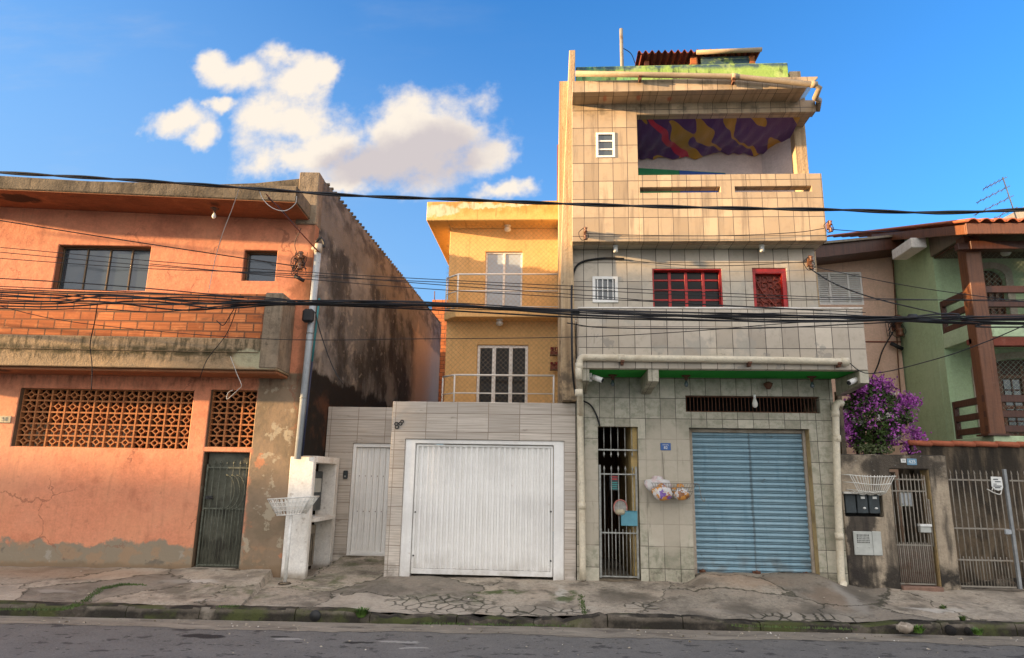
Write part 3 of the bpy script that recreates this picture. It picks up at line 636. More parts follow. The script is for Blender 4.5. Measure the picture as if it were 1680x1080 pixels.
# the party wall runs straight back from the corner
def w2o(x, y, z):
    d = Vector((x, y, z))-Vector((-4.25, 0, 0)); a = R(3.5)
    return (d.x*math.cos(a)+d.y*math.sin(a), -d.x*math.sin(a)+d.y*math.cos(a), z)
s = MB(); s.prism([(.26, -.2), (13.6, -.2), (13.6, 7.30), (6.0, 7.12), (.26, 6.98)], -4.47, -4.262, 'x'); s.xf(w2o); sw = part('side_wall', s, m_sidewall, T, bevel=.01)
cp = MB()                                                   # row of tile ends along the top of the party wall
for i in range(60):
    y = .5+i*.218; zt = 6.99+(y-.26)*.0245
    cp.tube([(-4.62, y, zt+.012+.006*(i%3)), (-4.24, y, zt+.0+.006*(i%3))], .032, 8)
cp.xf(w2o); part('roof_tiles', cp, m_conc, T)
s = MB(); s.box(-.36, .004, -.03, .30, 6.0, 7.0); part('corner_pier', s, m_conc_pier, T, bevel=.015)
s = MB(); s.box(UL, UL+.24, .26, 13, -.2, 7); s.box(UL+.26, -.6, 12.8, 13, -.2, 7); part('rear_wall', s, m_conc, T)
s = MB(); s.prism([(UL, 7.0), (-.75, 7.06), (-1.9, 7.42), (-3.6, 7.1)], 3.2, 12.8, 'y'); part('roof', s, m_rooftile, T)  # unseen ridge, shaped to shade the ochre house front
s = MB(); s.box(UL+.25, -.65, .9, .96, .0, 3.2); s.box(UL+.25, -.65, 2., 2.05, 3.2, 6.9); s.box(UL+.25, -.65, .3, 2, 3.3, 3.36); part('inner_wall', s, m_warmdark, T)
s = MB(); s.prism([(UL, 6.423), (-.365, 6.423), (-.365, 6.888), (-1.144, 6.787), (UL, 6.45)], .006, .22); part('roof_upstand', s, m_conc, T, bevel=.01)
# canopy
cu = -0.105
s = MB(); s.prism([(UL, 6.145+.16), (cu, 6.091), (cu, 6.374), (-3.6, 6.403), (UL, 6.451+.14)], -.82, -.004); part('canopy', s, m_conc, T, bevel=.018)
zc = 6.091
s = MB(); za, zb = 6.145+.16, zc
s.add([(UL, -.80, za-.012), (cu-.02, -.80, zb-.012), (cu-.02, -.003, zb-.012), (UL, -.003, za-.012), (UL, -.80, za-.002), (cu-.02, -.80, zb-.002), (cu-.02, -.003, zb-.002), (UL, -.003, za-.002)],
      [(0, 1, 2, 3), (4, 5, 6, 7), (0, 1, 5, 4), (2, 3, 7, 6), (0, 3, 7, 4), (1, 2, 6, 5)]); part('soffit', s, m_soffit, T)
# balcony
V = -.66; sl = (3.282, 3.789); pu0, pu1 = -0.521, -0.224; pt = 4.562
s = MB(); s.box(UL, pu1-.01, V+.01, -.003, sl[0], sl[1]); s.box(UL, pu0-.02, V-.012, V+.01, sl[0]+.27, sl[1]-.004); part('balcony_slab', s, m_conc_moss, T, bevel=.018)
s = MB(); s.box(UL, pu0-.004, V+.03, V+.15, sl[1], pt-.02); part('brick_parapet', s, m_brick, T, bevel=.008)
s = MB(); s.box(pu0, pu1, V-.006, -.004, sl[0]+.02, pt); part('end_pier', s, m_conc_pier, T, bevel=.02)
s = MB(); s.box(UL, pu1-.03, V+.08, -.005, sl[0]-.05, sl[0]-.003); part('slab_beam', s, m_soffit, T, bevel=.01)
# windows
window(T, *w1, .13, m_alu, m_glass, (.27, .52, .76), fw=.03)
window(T, *w2, .13, m_alu, m_glass, (), fw=.03)
# openwork block screens
def screen(u0, u1, z0, z1, nx, nz):
    b = MB(); cw, ch = (u1-u0)/nx, (z1-z0)/nz; y0, y1 = .10, .19; t = .013
    for i in range(nx+1): b.box(max(u0, u0+i*cw-t), min(u1, u0+i*cw+t), y0, y1, z0, z1)
    for j in range(nz+1): b.box(u0, u1, y0+.003, y1-.003, max(z0, z0+j*ch-t), min(z1, z0+j*ch+t))
    for i in range(nx):
        for j in range(nz):
            cx, cz = u0+(i+.5)*cw, z0+(j+.5)*ch; ra, rb = cw*.27, ch*.30
            pts = []
            for k in range(8):
                a = math.pi/4*k; rr = 1. if k % 2 == 0 else .80
                pts.append((cx+ra*rr*math.cos(a), cz+rb*rr*math.sin(a)))
            inn = [(cx+(p[0]-cx)*.66, cz+(p[1]-cz)*.66) for p in pts]
            b.prism(pts, y0+.006, y1-.008, 'y', [inn])
            for (ax, az) in ((1, 0), (-1, 0), (0, 1), (0, -1)):
                if ax: xa, xb = sorted((cx+ax*ra*.9, cx+ax*(cw/2-t*.5))); b.box(xa, xb, y0+.008, y1-.01, cz-.009, cz+.009)
                else: za, zb = sorted((cz+az*rb*.9, cz+az*(ch/2-t*.5))); b.box(cx-.009, cx+.009, y0+.008, y1-.01, za, zb)
    return b
part('block_screen', screen(*l1, 12, 5), m_terracotta, T)
part('block_screen', screen(*l2, 3, 5), m_terracotta, T)
s = MB(); n = 60
prof = [(l1[0]+.03+(l1[1]-l1[0])*.64*i/n, .30+.02*math.sin(i*1.1)) for i in range(n+1)]
s.sheet(prof, l1[2]-.05, l1[2]+(l1[3]-l1[2])*.40, .004); part('curtain', s, m_curtain, T)
# street door
g = MB(); g.box(gt[0]+.04, gt[1]-.01, .13, .15, gt[2]+.02, gt[3]-.01); G1 = part('door', g, m_gatesheet, T)
b = MB(); ux0, ux1 = gt[0]+.10, gt[1]-.06; ztop = gt[3]-.20
for i in range(12):
    u = ux0+(ux1-ux0)*i/11
    if i % 2 == 0 or True:
        zt_ = ztop if i % 2 == 1 else gt[2]+.95
        b.tube([(u, .09, gt[2]+.06), (u, .09, zt_)], .0075, 6)
        if i % 2 == 1: b.lathe([(.001, 0), (.013, .01), (.015, .025), (.001, .075)], (u, .09, zt_), 8)
for zz_ in (gt[2]+.07, gt[2]+.95, ztop-.05): b.box(ux0-.05, ux1+.04, .084, .096, zz_-.012, zz_+.012)
b.box(ux0-.06, ux0-.035, .08, .10, gt[2]+.02, ztop); b.box(ux1+.03, ux1+.05, .08, .10, gt[2]+.02, ztop)
for k in range(3):
    cx = ux0+.40+k*.085-.12
    b.tube([(cx+.16*math.sin(a), .075, gt[2]+1.22+.27*math.cos(a)) for a in [math.pi*j/14 for j in range(15)]], .008, 6)
part('bars', b, m_irongate, G1)
b = MB(); b.box(ux0-.02, ux0+.09, .06, .085, gt[2]+1.10, gt[2]+1.15); b.tube([(ux0+.05, .06, gt[2]+1.12), (ux0+.05, .03, gt[2]+1.12), (ux0+.12, .03, gt[2]+1.12)], .008, 6); part('handle', b, m_black, G1)
s = MB(); s.box(gt[0]-.08, gt[1]+.05, -.07, .22, .02, .165); part('doorstep', s, m_conc, T, bevel=.02)
# things fixed to the front
pl = MB(); z_ = 2.473; pl.box(-5.137, -4.801, -.022, -.004, z_-.06, z_+.055)
P_ = thing('number_plaque', 'pale ornate house number plaque on the salmon wall left of the block screen', 'house number', (-4.954, -.01, z_-.06), 'o')
part('plate', pl, m_curtain, P_, bevel=.006)
lettering('numeral', '52', .085, -4.913, -.024, z_, m_white, P_, .006)
def ceiling_lamp(name, label, x, y, z, frame='w', kind='bulb', group=None, cat='lamp'):
    t = thing(name, label, cat, (x, y, z), frame, group)
    b = MB()
    if kind == 'bulb':
        b.lathe([(.001, 0), (.075, 0), (.07, -.012), (.03, -.03), (.022, -.075), (.018, -.08), (.001, -.08)], (x, y, z), 14); part('socket', b, m_rust, t)
        c = MB(); c.lathe([(.012, -.08), (.02, -.10), (.034, -.135), (.030, -.165), (.012, -.185), (.001, -.187)], (x, y, z), 14); part('bulb', c, m_bulb if frame == 'o' else m_glass_dull, t)
    elif kind == 'spot':
        b.lathe([(.001, 0), (.045, 0), (.045, -.02), (.001, -.02)], (x, y, z), 12); part('socket', b, m_cam, t)
        c = MB(); c.lathe([(.036, -.02), (.04, -.05), (.036, -.115), (.001, -.115)], (x, y, z), 12); part('bulb', c, m_cam, t)
    else:
        b.lathe([(.001, 0), (.08, 0), (.08, -.02), (.001, -.02)], (x, y, z), 14); part('socket', b, m_cam, t)
        c = MB(); c.lathe([(.03, -.02), (.075, -.06), (.085, -.10), (.06, -.14), (.001, -.155)], (x, y, z), 14); part('globe', c, m_bulb, t)
    return t
ceiling_lamp('ceiling_lamp', 'bare bulb on a rusty holder under the salmon house canopy', -1.570, -.55, 6.047+.01, 'o')

# grey conduit on the corner
t = thing('drain_pipe', 'grey painted standpipe with a hooked black top at the corner of the salmon house', 'pipe', (-4.17, -.12, 1.9))
pt_ = (-4.124, -0.120, 5.492); pb_ = (-4.176, -0.120, 1.984)
p = MB(); p.tube([(pb_[0], -.12, 1.9), pt_], .057, 14); pp = part('pipe', p, m_pipegrey, t)
c = MB(); c.tube([(pt_[0]-.003, -.12, pt_[2]-.06), (pt_[0]+.004, -.12, pt_[2]+.10)], .066, 14); c.tube([(pt_[0]+(-.10), -.15, pt_[2]+.03), (pt_[0]-.02, -.13, pt_[2]-.02)], .03, 8); part('collar', c, m_jamb, t)
c = MB(); c.tube(cr([(pt_[0]-.05, -.12, pt_[2]+.14), (pt_[0]+.02, -.12, pt_[2]+.22), (pt_[0]+.09, -.12, pt_[2]+.14), (pt_[0]+.10, -.12, pt_[2]+.04)], 5), .022, 8); part('hood', c, m_black, t)
q_ = (-4.075, -0.120, 4.612); q2 = (-4.014, -0.120, 1.986)
c = MB(); c.tube([(q_[0]+.045, -.13, q_[2]), (q_[0]-.02+.03, -.13, q_[2]-1.1)], .018, 8); part('conduit', c, m_teal, t)
c = MB(); c.tube([(q_[0]+.01, -.13, q_[2]-1.1), (pb_[0]+.075, -.13, 1.95)], .017, 8); part('cable', c, m_navy, t)
for zz_ in (2.9, 4.0):
    c = MB(); xx = pb_[0]+(pt_[0]-pb_[0])*(zz_-1.9)/(pt_[2]-1.9); c.tube([(xx+.065*math.cos(a), -.12+.065*math.sin(a), zz_) for a in [2*math.pi*k/14 for k in range(14)]], .007, 5, closed=True); part('strap', c, m_iron, t)
jb = MB(); j_ = (-4.149, -0.190, 4.272); jb.box(j_[0]-.10, j_[0]+.09, -.30, -.185, j_[2]-.11, j_[2]+.12)
single('splice_box', jb, m_cable, 'black cable splice box strapped to the grey standpipe below the cable bundle', 'cable box', bevel=.035)

# ================================================================== white meter niche
t = thing('meter_cabinet', 'white plastered meter niche open on its right side beside the grey corrugated side gate', 'meter cabinet', (-4.1, .6, .05))
s = MB(); s.box(-4.335, -3.935, -.02, .10, -.1, 1.95); part('front_panel', s, m_white, t, bevel=.012)
s = MB(); s.box(-4.335, -3.935, 1.17, 1.345, -.1, 1.97); part('rear_panel', s, m_white, t, bevel=.01)
s = MB(); s.box(-4.335, -3.925, .102, 1.168, 1.85, 1.965); part('top_slab', s, m_white, t, bevel=.01)
s = MB(); s.box(-4.28, -3.885, .102, 1.168, .90, .97); part('shelf', s, m_white, t, bevel=.008)
s = MB(); s.box(-4.335, -4.28, .102, 1.168, -.1, 1.845); part('back_panel', s, m_sidewall, t)
s = MB(); s.box(-4.275, -4.15, .55, 1.12, 1.05, 1.72); mt_ = part('meter_box', s, m_meter, t, bevel=.015)
s = MB(); s.box(-4.148, -4.12, .66, .98, 1.36, 1.60); part('lid', s, m_gasbox, mt_, bevel=.01)
s = MB(); s.box(-4.275, -4.20, .30, 1.10, .12, .80); part('lower_hatch', s, m_jamb, t, bevel=.01)
s = MB()
for k in range(6): s.box(-4.196, -4.18, .34+.12*k, .37+.12*k, .16, .62)
s.box(-4.196, -4.178, .30, 1.0, .62, .66); part('grate', s, m_woodgrey, t)

# wire litter basket on a post
gb = (-4.076, -0.491)
t = thing('litter_basket', 'white wire litter basket on a thin white post in front of the meter niche', 'litter basket', (gb[0], gb[1], .03))
bx, by = gb; zt_ = 1.035
s = MB(); s.tube([(bx, by, .02), (bx+.015, by, zt_)], .028, 12); part('post', s, m_wirewhite, t)
s = MB(); s.lathe([(.001, 0), (.10, 0), (.08, .018), (.04, .025), (.001, .025)], (bx, by, .035), 12); part('foot', s, m_conc, t)
s = MB(); ZB, ZT = zt_+.0, zt_+.24; cx = bx+.03
def ring(z, hx, hy, sx=0, tilt=0): return [(cx+sx-hx, by-hy, z), (cx+sx+hx, by-hy, z+tilt), (cx+sx+hx, by+hy, z+tilt), (cx+sx-hx, by+hy, z)]
def lerp4(a, b, t_): return [Vector(p).lerp(Vector(q__), t_) for p, q__ in zip(a, b)]
bot = ring(ZB, .19, .11, -.01, .03); top = ring(ZT, .335, .19, 0, .05)
for k in range(5):
    rr = lerp4(bot, top, k/4)
    for i in range(4): s.tube([rr[i], rr[(i+1) % 4]], .010 if k in (0, 4) else .0055, 6)
for i in range(4):
    nn = 10 if i % 2 == 0 else 6
    for k in range(nn+1):
        a = Vector(bot[i]).lerp(Vector(bot[(i+1) % 4]), k/nn); b = Vector(top[i]).lerp(Vector(top[(i+1) % 4]), k/nn)
        s.tube([a, b], .0055, 5)
        if k < nn:
            b2 = Vector(top[i]).lerp(Vector(top[(i+1) % 4]), (k+1)/nn); s.tube([a, b2], .004, 4)
for k in range(9): s.tube([Vector(bot[0]).lerp(Vector(bot[1]), k/8), Vector(bot[3]).lerp(Vector(bot[2]), k/8)], .005, 5)
part('basket', s, m_wirewhite, t)

# ================================================================== ochre house (set back) and its garage front
YW = 4.15; YB2 = 3.70
t = thing('ochre_house', 'ochre yellow house with two netted balconies set back above the white garage', 'house', (-1.2, YW, 2.9)); H2 = t
zs_ = 5.221; xw = -2.513
d1 = (-1.777, -0.606, 3.07, 4.666); d2 = (-1.642, -0.763, zs_+.20, 6.923)
zc0 = 7.501; zc1 = 7.971
s = MB(); s.rect(xw, .34, 2.87, zc0-.002, YW, YW+.2, [d1, d2]); part('wall', s, m_yellow, t, bevel=.01)
s = MB(); s.box(xw, xw+.2, YW+.202, 12.5, 0, zc0-.002); s.box(xw+.21, .34, 12.3, 12.5, 0, zc0-.002); part('side_wall', s, m_yellow, t)
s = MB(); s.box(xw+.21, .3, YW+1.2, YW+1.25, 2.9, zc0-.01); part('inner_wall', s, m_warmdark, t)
s = MB(); s.box(-2.995, .20, 3.6, 12.4, zc0, zc1); part('canopy', s, m_yellow_fascia, t, bevel=.015)
xa_, xb_ = -2.533, -2.218
for nm, zb_ in (('balcony_slab', zs_), ('balcony_slab', 2.87)):
    s = MB(); s.prism([(xa_-.03, YW-.003), (xa_-.03, YW-.10), (xb_-.03, YB2), (.24, YB2), (.24, YW-.003)], zb_, zb_+.185, 'z'); part(nm, s, m_yellow, t, bevel=.01)
def rail(z0, zt, xr, lab=None):
    pts = [(xa_, YW-.09), (xb_, YB2+.035), (xr, YB2+.035)]; b = MB()
    for z in (zt, z0+(zt-z0)*.52, z0+.06): b.tube([(p[0], p[1], z) for p in pts], .022 if z == zt else .014, 8)
    for (x, y) in (pts[0], pts[1], (xr-.02, YB2+.035)): b.tube([(x, y, z0), (x, y, zt)], .020, 8)
    return b
zr2 = 6.234; zr1 = 3.896
part('railing', rail(zs_+.185, zr2, .20), m_railing, t)
part('railing', rail(3.055, zr1, 0.004), m_railing, t)
window(t, d1[0], d1[1], d1[2], d1[3], YW+.05, m_whitemetal, m_glass_dark, (.33, .66), fw=.065, mull=.085, name='balcony_door')
fo = window(t, d2[0], d2[1], d2[2], d2[3], YW+.05, m_whitemetal, m_paleglass, (.5,), fw=.04, mull=.055, name='balcony_door')
nx_ = -2.505
b = MB(); net(b, lambda a, c: (nx_+a, YB2+.08, zs_+.19+c), .24-nx_, zc0-zs_-.2, .08, .0022); part('safety_net', b, m_netting, t, recalc=False)
b = MB(); net(b, lambda a, c: (nx_+a, YB2+.08, 3.06+c), .24-nx_, zs_-3.08, .08, .0022); part('safety_net', b, m_netting, t, recalc=False)
ceiling_lamp('porch_lamp', 'small round porch lamp under the ochre house roof canopy', -1.115, 3.95, zc0-.002, kind='globe')
ceiling_lamp('porch_lamp', 'small round lamp under the middle balcony slab of the ochre house', -1.256, 3.95, zs_-.002, kind='globe')
for i, (px, py, lab) in enumerate([(-0.012, 4.408, 'upper of two little shelves of red flowers beside the lower ochre balcony'), (-0.010, 4.075, 'lower of two little shelves of red flowers beside the lower ochre balcony')]):
    q_ = thing('flower_shelf', lab, 'flower shelf', (px, 3.95, py), group='flower shelves')
    s = MB(); s.box(px-.095, px+.095, 3.88, 4.02, py-.026, py); part('shelf', s, m_rust, q_, bevel=.004)
    s = MB(); s.box(px-.085, px+.085, 3.90, 4.00, py+.001, py+.06); part('pot', s, m_fibre, q_)
    s = MB()
    for k in range(90):
        a = random.uniform(0, 6.28); c = Vector((px+random.uniform(-.08, .08), 3.95+random.uniform(-.045, .045), py+.065+random.uniform(0, .10))); e = Vector((math.cos(a), random.uniform(-1, 1), math.sin(a)))*.020; f_ = e.orthogonal().normalized()*.015
        s.add([c-e, c+f_, c+e, c-f_], [(0, 1, 2, 3)])
    part('flowers', s, plain('dark red petals', (.30, .03, .04), .6, var=.4), q_, recalc=False)

t = thing('garage_front', 'grey planked tile garage front wall with white frame under the ochre house', 'garage wall', (-1.16, .1, .05)); GF = t
gx0, gx1 = -2.444, 0.165; gz = 2.259
s = MB(); s.rect(-2.682, .345, -.1, 2.876, 0, .22, [(gx0, gx1, .0, gz)]); part('wall', s, m_garagetile, t, bevel=.008)
s = MB(); s.box(-2.70, -2.50, .222, 1.398, -.1, 2.86); s.box(.16, .34, .222, 4.14, -.1, 2.655); part('side_wall', s, m_garagetile, t)
s = MB(); s.box(-2.71, .342, .224, 4.35, 2.66, 2.862); part('terrace_slab', s, m_jamb, t)
ix0, ix1, iz0, iz1 = -2.276, -0.008, 0.147, 2.190
s = MB(); s.rect(gx0+.002, gx1-.002, .10, gz-.002, .03, .20, [(ix0, ix1, .0, iz1)]); part('door_frame', s, m_whitemetal, t, bevel=.008)
n = 24; prof = []
for i in range(n):
    a = ix0+.045+(ix1-ix0-.09)*i/n; c = (ix1-ix0-.09)/n
    prof += [(a, .115), (a+c*.40, .115), (a+c*.52, .085), (a+c*.88, .085)]
prof.append((ix1-.045, .115))
s = MB(); s.sheet(prof, iz0+.09, iz1-.04, .003); GD = part('garage_door', s, m_whitemetal, t)
s = MB(); s.rect(ix0+.008, ix1-.008, iz0+.005, iz1-.010, .075, .135, [(ix0+.045, ix1-.045, iz0+.085, iz1-.045)]); part('edge_frame', s, m_whitemetal, GD, bevel=.005)
s = MB()
for (x, z) in ((ix0+.04, iz0+.28), (ix0+.04, iz0+.95), (ix1-.04, iz0+.25), (ix1-.04, iz0+1.0)): s.ball((x, .07, z), .014, 8, 5)
part('bolt', s, m_black, GD)
t2 = thing('house_number', 'black wrought number 88 at the top left of the grey tiled garage front', 'house number', (-2.58, -.01, 2.5))
z8 = 2.468; lettering('numeral', '8', .17, -2.595, -.012, z8, m_black, t2, .006, R(-14)); lettering('numeral', '8', .15, -2.527, -.012, z8+.05, m_black, t2, .006, R(38))
# side passage
t = thing('passage_wall', 'grey planked tile passage wall with a white corrugated side gate', 'gate wall', (-3.5, 1.5, .2))
p0, p1, pz0, pz1 = -3.725, -2.72, 0.276, 2.249
s = MB(); s.rect(-4.24, -2.72, -.1, 2.917, 1.40, 1.58, [(p0, p1+.01-.02, -.0, pz1)]); part('wall', s, m_garagetile, t, bevel=.006)
s = MB(); s.rect(p0+.002, p1-.012, pz0-.02, pz1-.002, 1.43, 1.53, [(p0+.06, p1-.05, pz0+.0, pz1-.07)]); part('door_frame', s, m_whitemetal, t, bevel=.005)
n = 8; prof = []; a0, a1 = p0+.062, p1-.052
for i in range(n):
    a = a0+(a1-a0)*i/n; c = (a1-a0)/n; prof += [(a, 1.50), (a+c*.45, 1.50), (a+c*.58, 1.472), (a+c*.86, 1.472)]
prof.append((a1, 1.50)); s = MB(); s.sheet(prof, pz0+.05, pz1-.075, .003); sg = part('side_gate', s, m_whitemetal, t)
s = MB(); s.box(a0, a1, 1.465, 1.51, pz0+.005, pz0+.05); part('kick_rail', s, m_whitemetal, sg)
s = MB()
for zz_ in (pz0+.75, pz0+1.38):
    for i in range(n): s.ball((a0+(a1-a0)*(i+.72)/n, 1.468, zz_), .009, 6, 4)
part('rivet', s, m_rust, sg)
s = MB(); s.box(p0-.05, p1, 1.36, 1.60, -.05, pz0-.025); part('threshold', s, m_conc, t, bevel=.01)
ix = (-3.820, 1.385, 1.673)
t = thing('intercom', 'small black intercom on the tiled jamb left of the side gate', 'intercom', (ix[0], 1.39, ix[2]-.07))
s = MB(); s.box(ix[0]-.042, ix[0]+.042, 1.355, 1.398, ix[2]-.075, ix[2]+.075); part('case', s, m_meter, t, bevel=.012)
s = MB(); s.lathe([(.001, 0), (.016, 0), (.016, -.008), (.001, -.008)], (ix[0], 1.354, ix[2]-.03), 10, 'y'); part('button', s, m_iron, t)

# ================================================================== tall tiled house
t = thing('tiled_house', 'tall narrow house clad in beige tiles with a blue roller shutter', 'house', (2.3, 0, 0)); TH = t
XL, XR = .36, 4.46
ga = (0.705, 1.347, .14, 2.504); sh = (2.164, 4.046, .15, 2.502); ve = (2.125, 4.246, 2.755, 3.021)
s = MB(); s.rect(XL, XR, -.2, 3.33, 0, .2, [ga, sh, ve]); part('wall', s, m_tile_low, t, bevel=.006)
s = MB(); s.box(XR-.2, XR-.004, .202, 11, -.2, 9); s.box(.30, XR-.21, 10.8, 11, -.2, 9); part('rear_wall', s, m_sideplaster, t)
# left flank: a plastered blade wall that tapers towards the roof
s = MB(); s.prism([(0.132, 2.895), (0.357, 2.895), (0.304, 5.5), (0.355, 9.262), (0.245, 9.262), (0.098, 5.5), (0.111, 3.4)], -.2, .22)
s2 = MB(); s2.box(.07, .28, .222, 10.8, -.2, 8.9); part('flank_wall', s, m_sideplaster, t, bevel=.01); part('flank_wall', s2, m_sideplaster, t)
s = MB(); s.box(.30, 4.24, .96, 1.05, 3.4, 8.05); part('inner_wall', s, m_lilac, t)
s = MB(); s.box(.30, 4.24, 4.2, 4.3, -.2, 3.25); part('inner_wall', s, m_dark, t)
s = MB(); s.box(.30, 4.24, .21, 10.7, 3.32, 3.36); s.box(.30, 4.24, .21, 10.7, 5.50, 5.62); s.box(.30, 4.24, .21, 10.7, 8.06, 8.2); part('floor_slab', s, m_lilac, t)
# door corridor
s = MB(); s.box(ga[1]-.10, ga[1]-.004, .125, .20, ga[2]+.02, ga[3]-.003); s.box(ga[1]-.10, ga[1]+.05, .201, 3.2, 0, 2.7); part('corridor_wall', s, m_ochrejamb, t)
s = MB(); s.box(ga[0]-.06, ga[0]-.003, .202, 3.2, 0, 2.7); s.box(ga[0]-.06, ga[1]+.05, 3.2, 3.25, 0, 2.7); s.box(ga[0], ga[1], .202, 3.2, 2.66, 2.70); part('corridor_wall', s, m_warmdark, t)
# street gate with spear tips
z_c1, z_t1, z_c2, z_t2, z_c3 = 2.134, 1.989, 1.750, 1.893, 0.843
b = MB(); gx_ = [ga[0]+.10+(ga[1]-ga[0]-.19)*k/4 for k in range(5)]
def spear(b, x, y, z, up_=1, k=1.):
    b.lathe([(.001, 0), (.013*k, up_*.01), (.008*k, up_*.018), (.018*k, up_*.03), (.001, up_*.09)], (x, y, z), 8)
for x in gx_: b.tube([(x, .08, ga[3]-.002), (x, .08, z_t1+.10)], .008, 7); spear(b, x, .08, z_t1+.11, -1)
b.box(ga[0]+.003, ga[1]-.003, .07, .09, z_c1-.012, z_c1+.012); part('transom_grille', b, m_iron, t)
b = MB()
for x in gx_: b.tube([(x, .08, ga[2]+.06), (x, .08, z_t2-.09)], .008, 7); spear(b, x, .08, z_t2-.095)
for k in range(4):
    x = (gx_[k]+gx_[k+1])/2; b.tube([(x, .08, ga[2]+.06), (x, .08, z_c3+.06)], .0075, 7)
x = gx_[0]-(gx_[1]-gx_[0])/2; b.tube([(x, .08, ga[2]+.06), (x, .08, z_c3+.06)], .0075, 7)
for z in (z_c2, z_c3, ga[2]+.05): b.box(ga[0]+.045, ga[1]-.05, .068, .092, z-.010, z+.010)
b.box(ga[0]+.012, ga[0]+.045, .06, .10, ga[2]+.03, z_t2); b.box(ga[1]-.05, ga[1]-.018, .06, .10, ga[2]+.03, z_t2-.02)
gg = part('street_gate', b, m_iron, t)
s = MB(); s.box(ga[0], ga[1], -.02, .20, .08, ga[2]+.02); part('doorstep', s, m_conc, t, bevel=.01)
# roller shutter in its recess
s = MB(); hx0, hx1 = 2.240, 4.000
s.box(sh[0]+.002, hx0, .16, .40, .12, sh[3]-.003); s.box(hx1, sh[1]-.002, .16, .40, .12, sh[3]-.003); s.box(hx0+.001, hx1-.001, .17, .40, sh[3]-.06, sh[3]-.004); part('shutter_jamb', s, m_jamb, t, bevel=.008)
s = MB(); s.box(sh[1]-.006, sh[1]-.003, .004, .158, .2, sh[3]-.003); part('lit_reveal', s, m_glowstrip, t)  # thin strip on the left-facing side, warm glow in its colour
n = 25; hz0, hz1 = 0.265, sh[3]-.06; prof = []; c = (hz1-hz0)/n
for i in range(n):
    a = hz0+i*c; prof += [(a, .225), (a+c*.05, .222), (a+c*.08, .262), (a+c*.19, .262), (a+c*.22, .220), (a+c*.34, .218), (a+c*.37, .258), (a+c*.45, .258), (a+c*.48, .216), (a+c*.65, .209), (a+c*.86, .213)]
prof.append((hz1, .225)); s = MB(); s.sheet(prof, hx0+.003, hx1-.003, .003, 'x'); RS = part('roller_shutter', s, m_bluesteel, t)
s = MB(); s.box(hx0+.003, hx1-.003, .19, .24, hz0-.05, hz0+.01); part('bottom_rail', s, m_bluesteel, RS, bevel=.004)
s = MB(); xm = (hx0+hx1)/2
for (dx_, w_) in ((-.80, .045), (.03, .06), (.78, .04)): s.box(xm+dx_-w_, xm+dx_+w_, .165, .20, hz0-.03, hz0+.045); s.ball((xm+dx_, .16, hz0+.03), .03, 8, 5)
part('lock', s, m_rust, RS)
s = MB()
for k in range(36): x = ve[0]+.03+(ve[1]-ve[0]-.06)*k/35; s.tube([(x, .09, ve[2]), (x, .09, ve[3])], .0065, 6)
s.box(ve[0], ve[1], .062, .078, ve[2]+.003, ve[2]+.02); s.box(ve[0], ve[1], .062, .078, ve[3]-.02, ve[3]-.003); VG = part('vent_grille', s, m_rust, t)
s = MB(); s.box(ve[0]-.05, ve[1]+.05, .8, .85, ve[2]-.3, ve[3]+.3); part('vent_back', s, m_dark, t)
# first floor balcony
YB = -.90; bx0, bx1 = 0.365, 4.647; bz0, bz1 = 3.309, 4.241
s = MB(); s.box(bx0, bx1, YB, YB+.14, bz0, bz1); s.box(bx0, bx0+.12, YB+.142, -.003, bz0, bz1); s.box(bx1-.12, bx1, YB+.142, -.003, bz0, bz1); part('balcony_parapet', s, m_tile_mid, t, bevel=.008)
s = MB(); s.box(bx0-.006, bx1+.006, YB-.008, YB+.15, bz1+.001, bz1+.035); part('parapet_coping', s, m_white, t, bevel=.008)
s = MB(); s.box(bx0+.122, bx1-.122, YB+.142, -.004, bz0+.0, bz0+.16); part('balcony_floor', s, m_greenpaint, t)
for (xa, xb, nm) in ((0.419, 0.529, 0), (1.408, 1.572, 1), (4.512, bx1+.001, 2)):
    s = MB(); s.prism([(YB+.003, 3.115), (-.004, 3.033), (-.004, bz0-.002), (YB+.003, bz0-.002)], xa, xb, 'x'); part('bracket_beam', s, m_tile_low, t, bevel=.006)
# first floor wall
sw_ = (0.637, 1.068, 4.575, 5.036); rw = (1.651, 2.805, 4.482, 5.175); rd = (3.316, 3.874, bz0+.17, 5.183)
x2 = 4.358
s = MB(); s.rect(.285, x2, 3.335, 5.52, 0, .2, [sw_, rw, rd]); part('wall', s, m_tile_mid, t, bevel=.006)
window(t, *sw_, -.02, m_whitemetal, m_glass, (.2, .4, .6, .8), 2, fw=.05, mull=.018)
b = window(t, *rw, .10, m_red, m_glass_dark, (.26, .5, .75), 4, fw=.03, mull=.05)
s = MB(); s.rect(rw[0]+.001, rw[1]-.001, rw[2]+.001, rw[3]-.001, .012, .098, [(rw[0]+.022, rw[1]-.022, rw[2]+.02, rw[3]-.02)]); part('reveal_lining', s, m_red, b)
s = MB(); s.rect(rd[0]+.001, rd[1]-.001, rd[2]+.001, rd[3]-.001, .02, .16, [(rd[0]+.05, rd[1]-.07, rd[2]+.03, rd[3]-.09)]); RD = part('balcony_door', s, m_red, t, bevel=.004)
s = MB(); s.box(rd[0]+.05, rd[1]-.07, .13, .14, rd[2]+.03, rd[3]-.09); part('panel', s, m_redgrille, RD)
s = MB(); a0, a1, c0, c1 = rd[0]+.06, rd[1]-.08, rd[3]-.80, rd[3]-.10
def scroll(cx, cz, r, t0, turns, sg=1):
    return [(cx+r*(1-.8*k/26)*math.cos(t0+sg*turns*6.283*k/26), .105, cz+r*(1-.8*k/26)*math.sin(t0+sg*turns*6.283*k/26)) for k in range(27)]
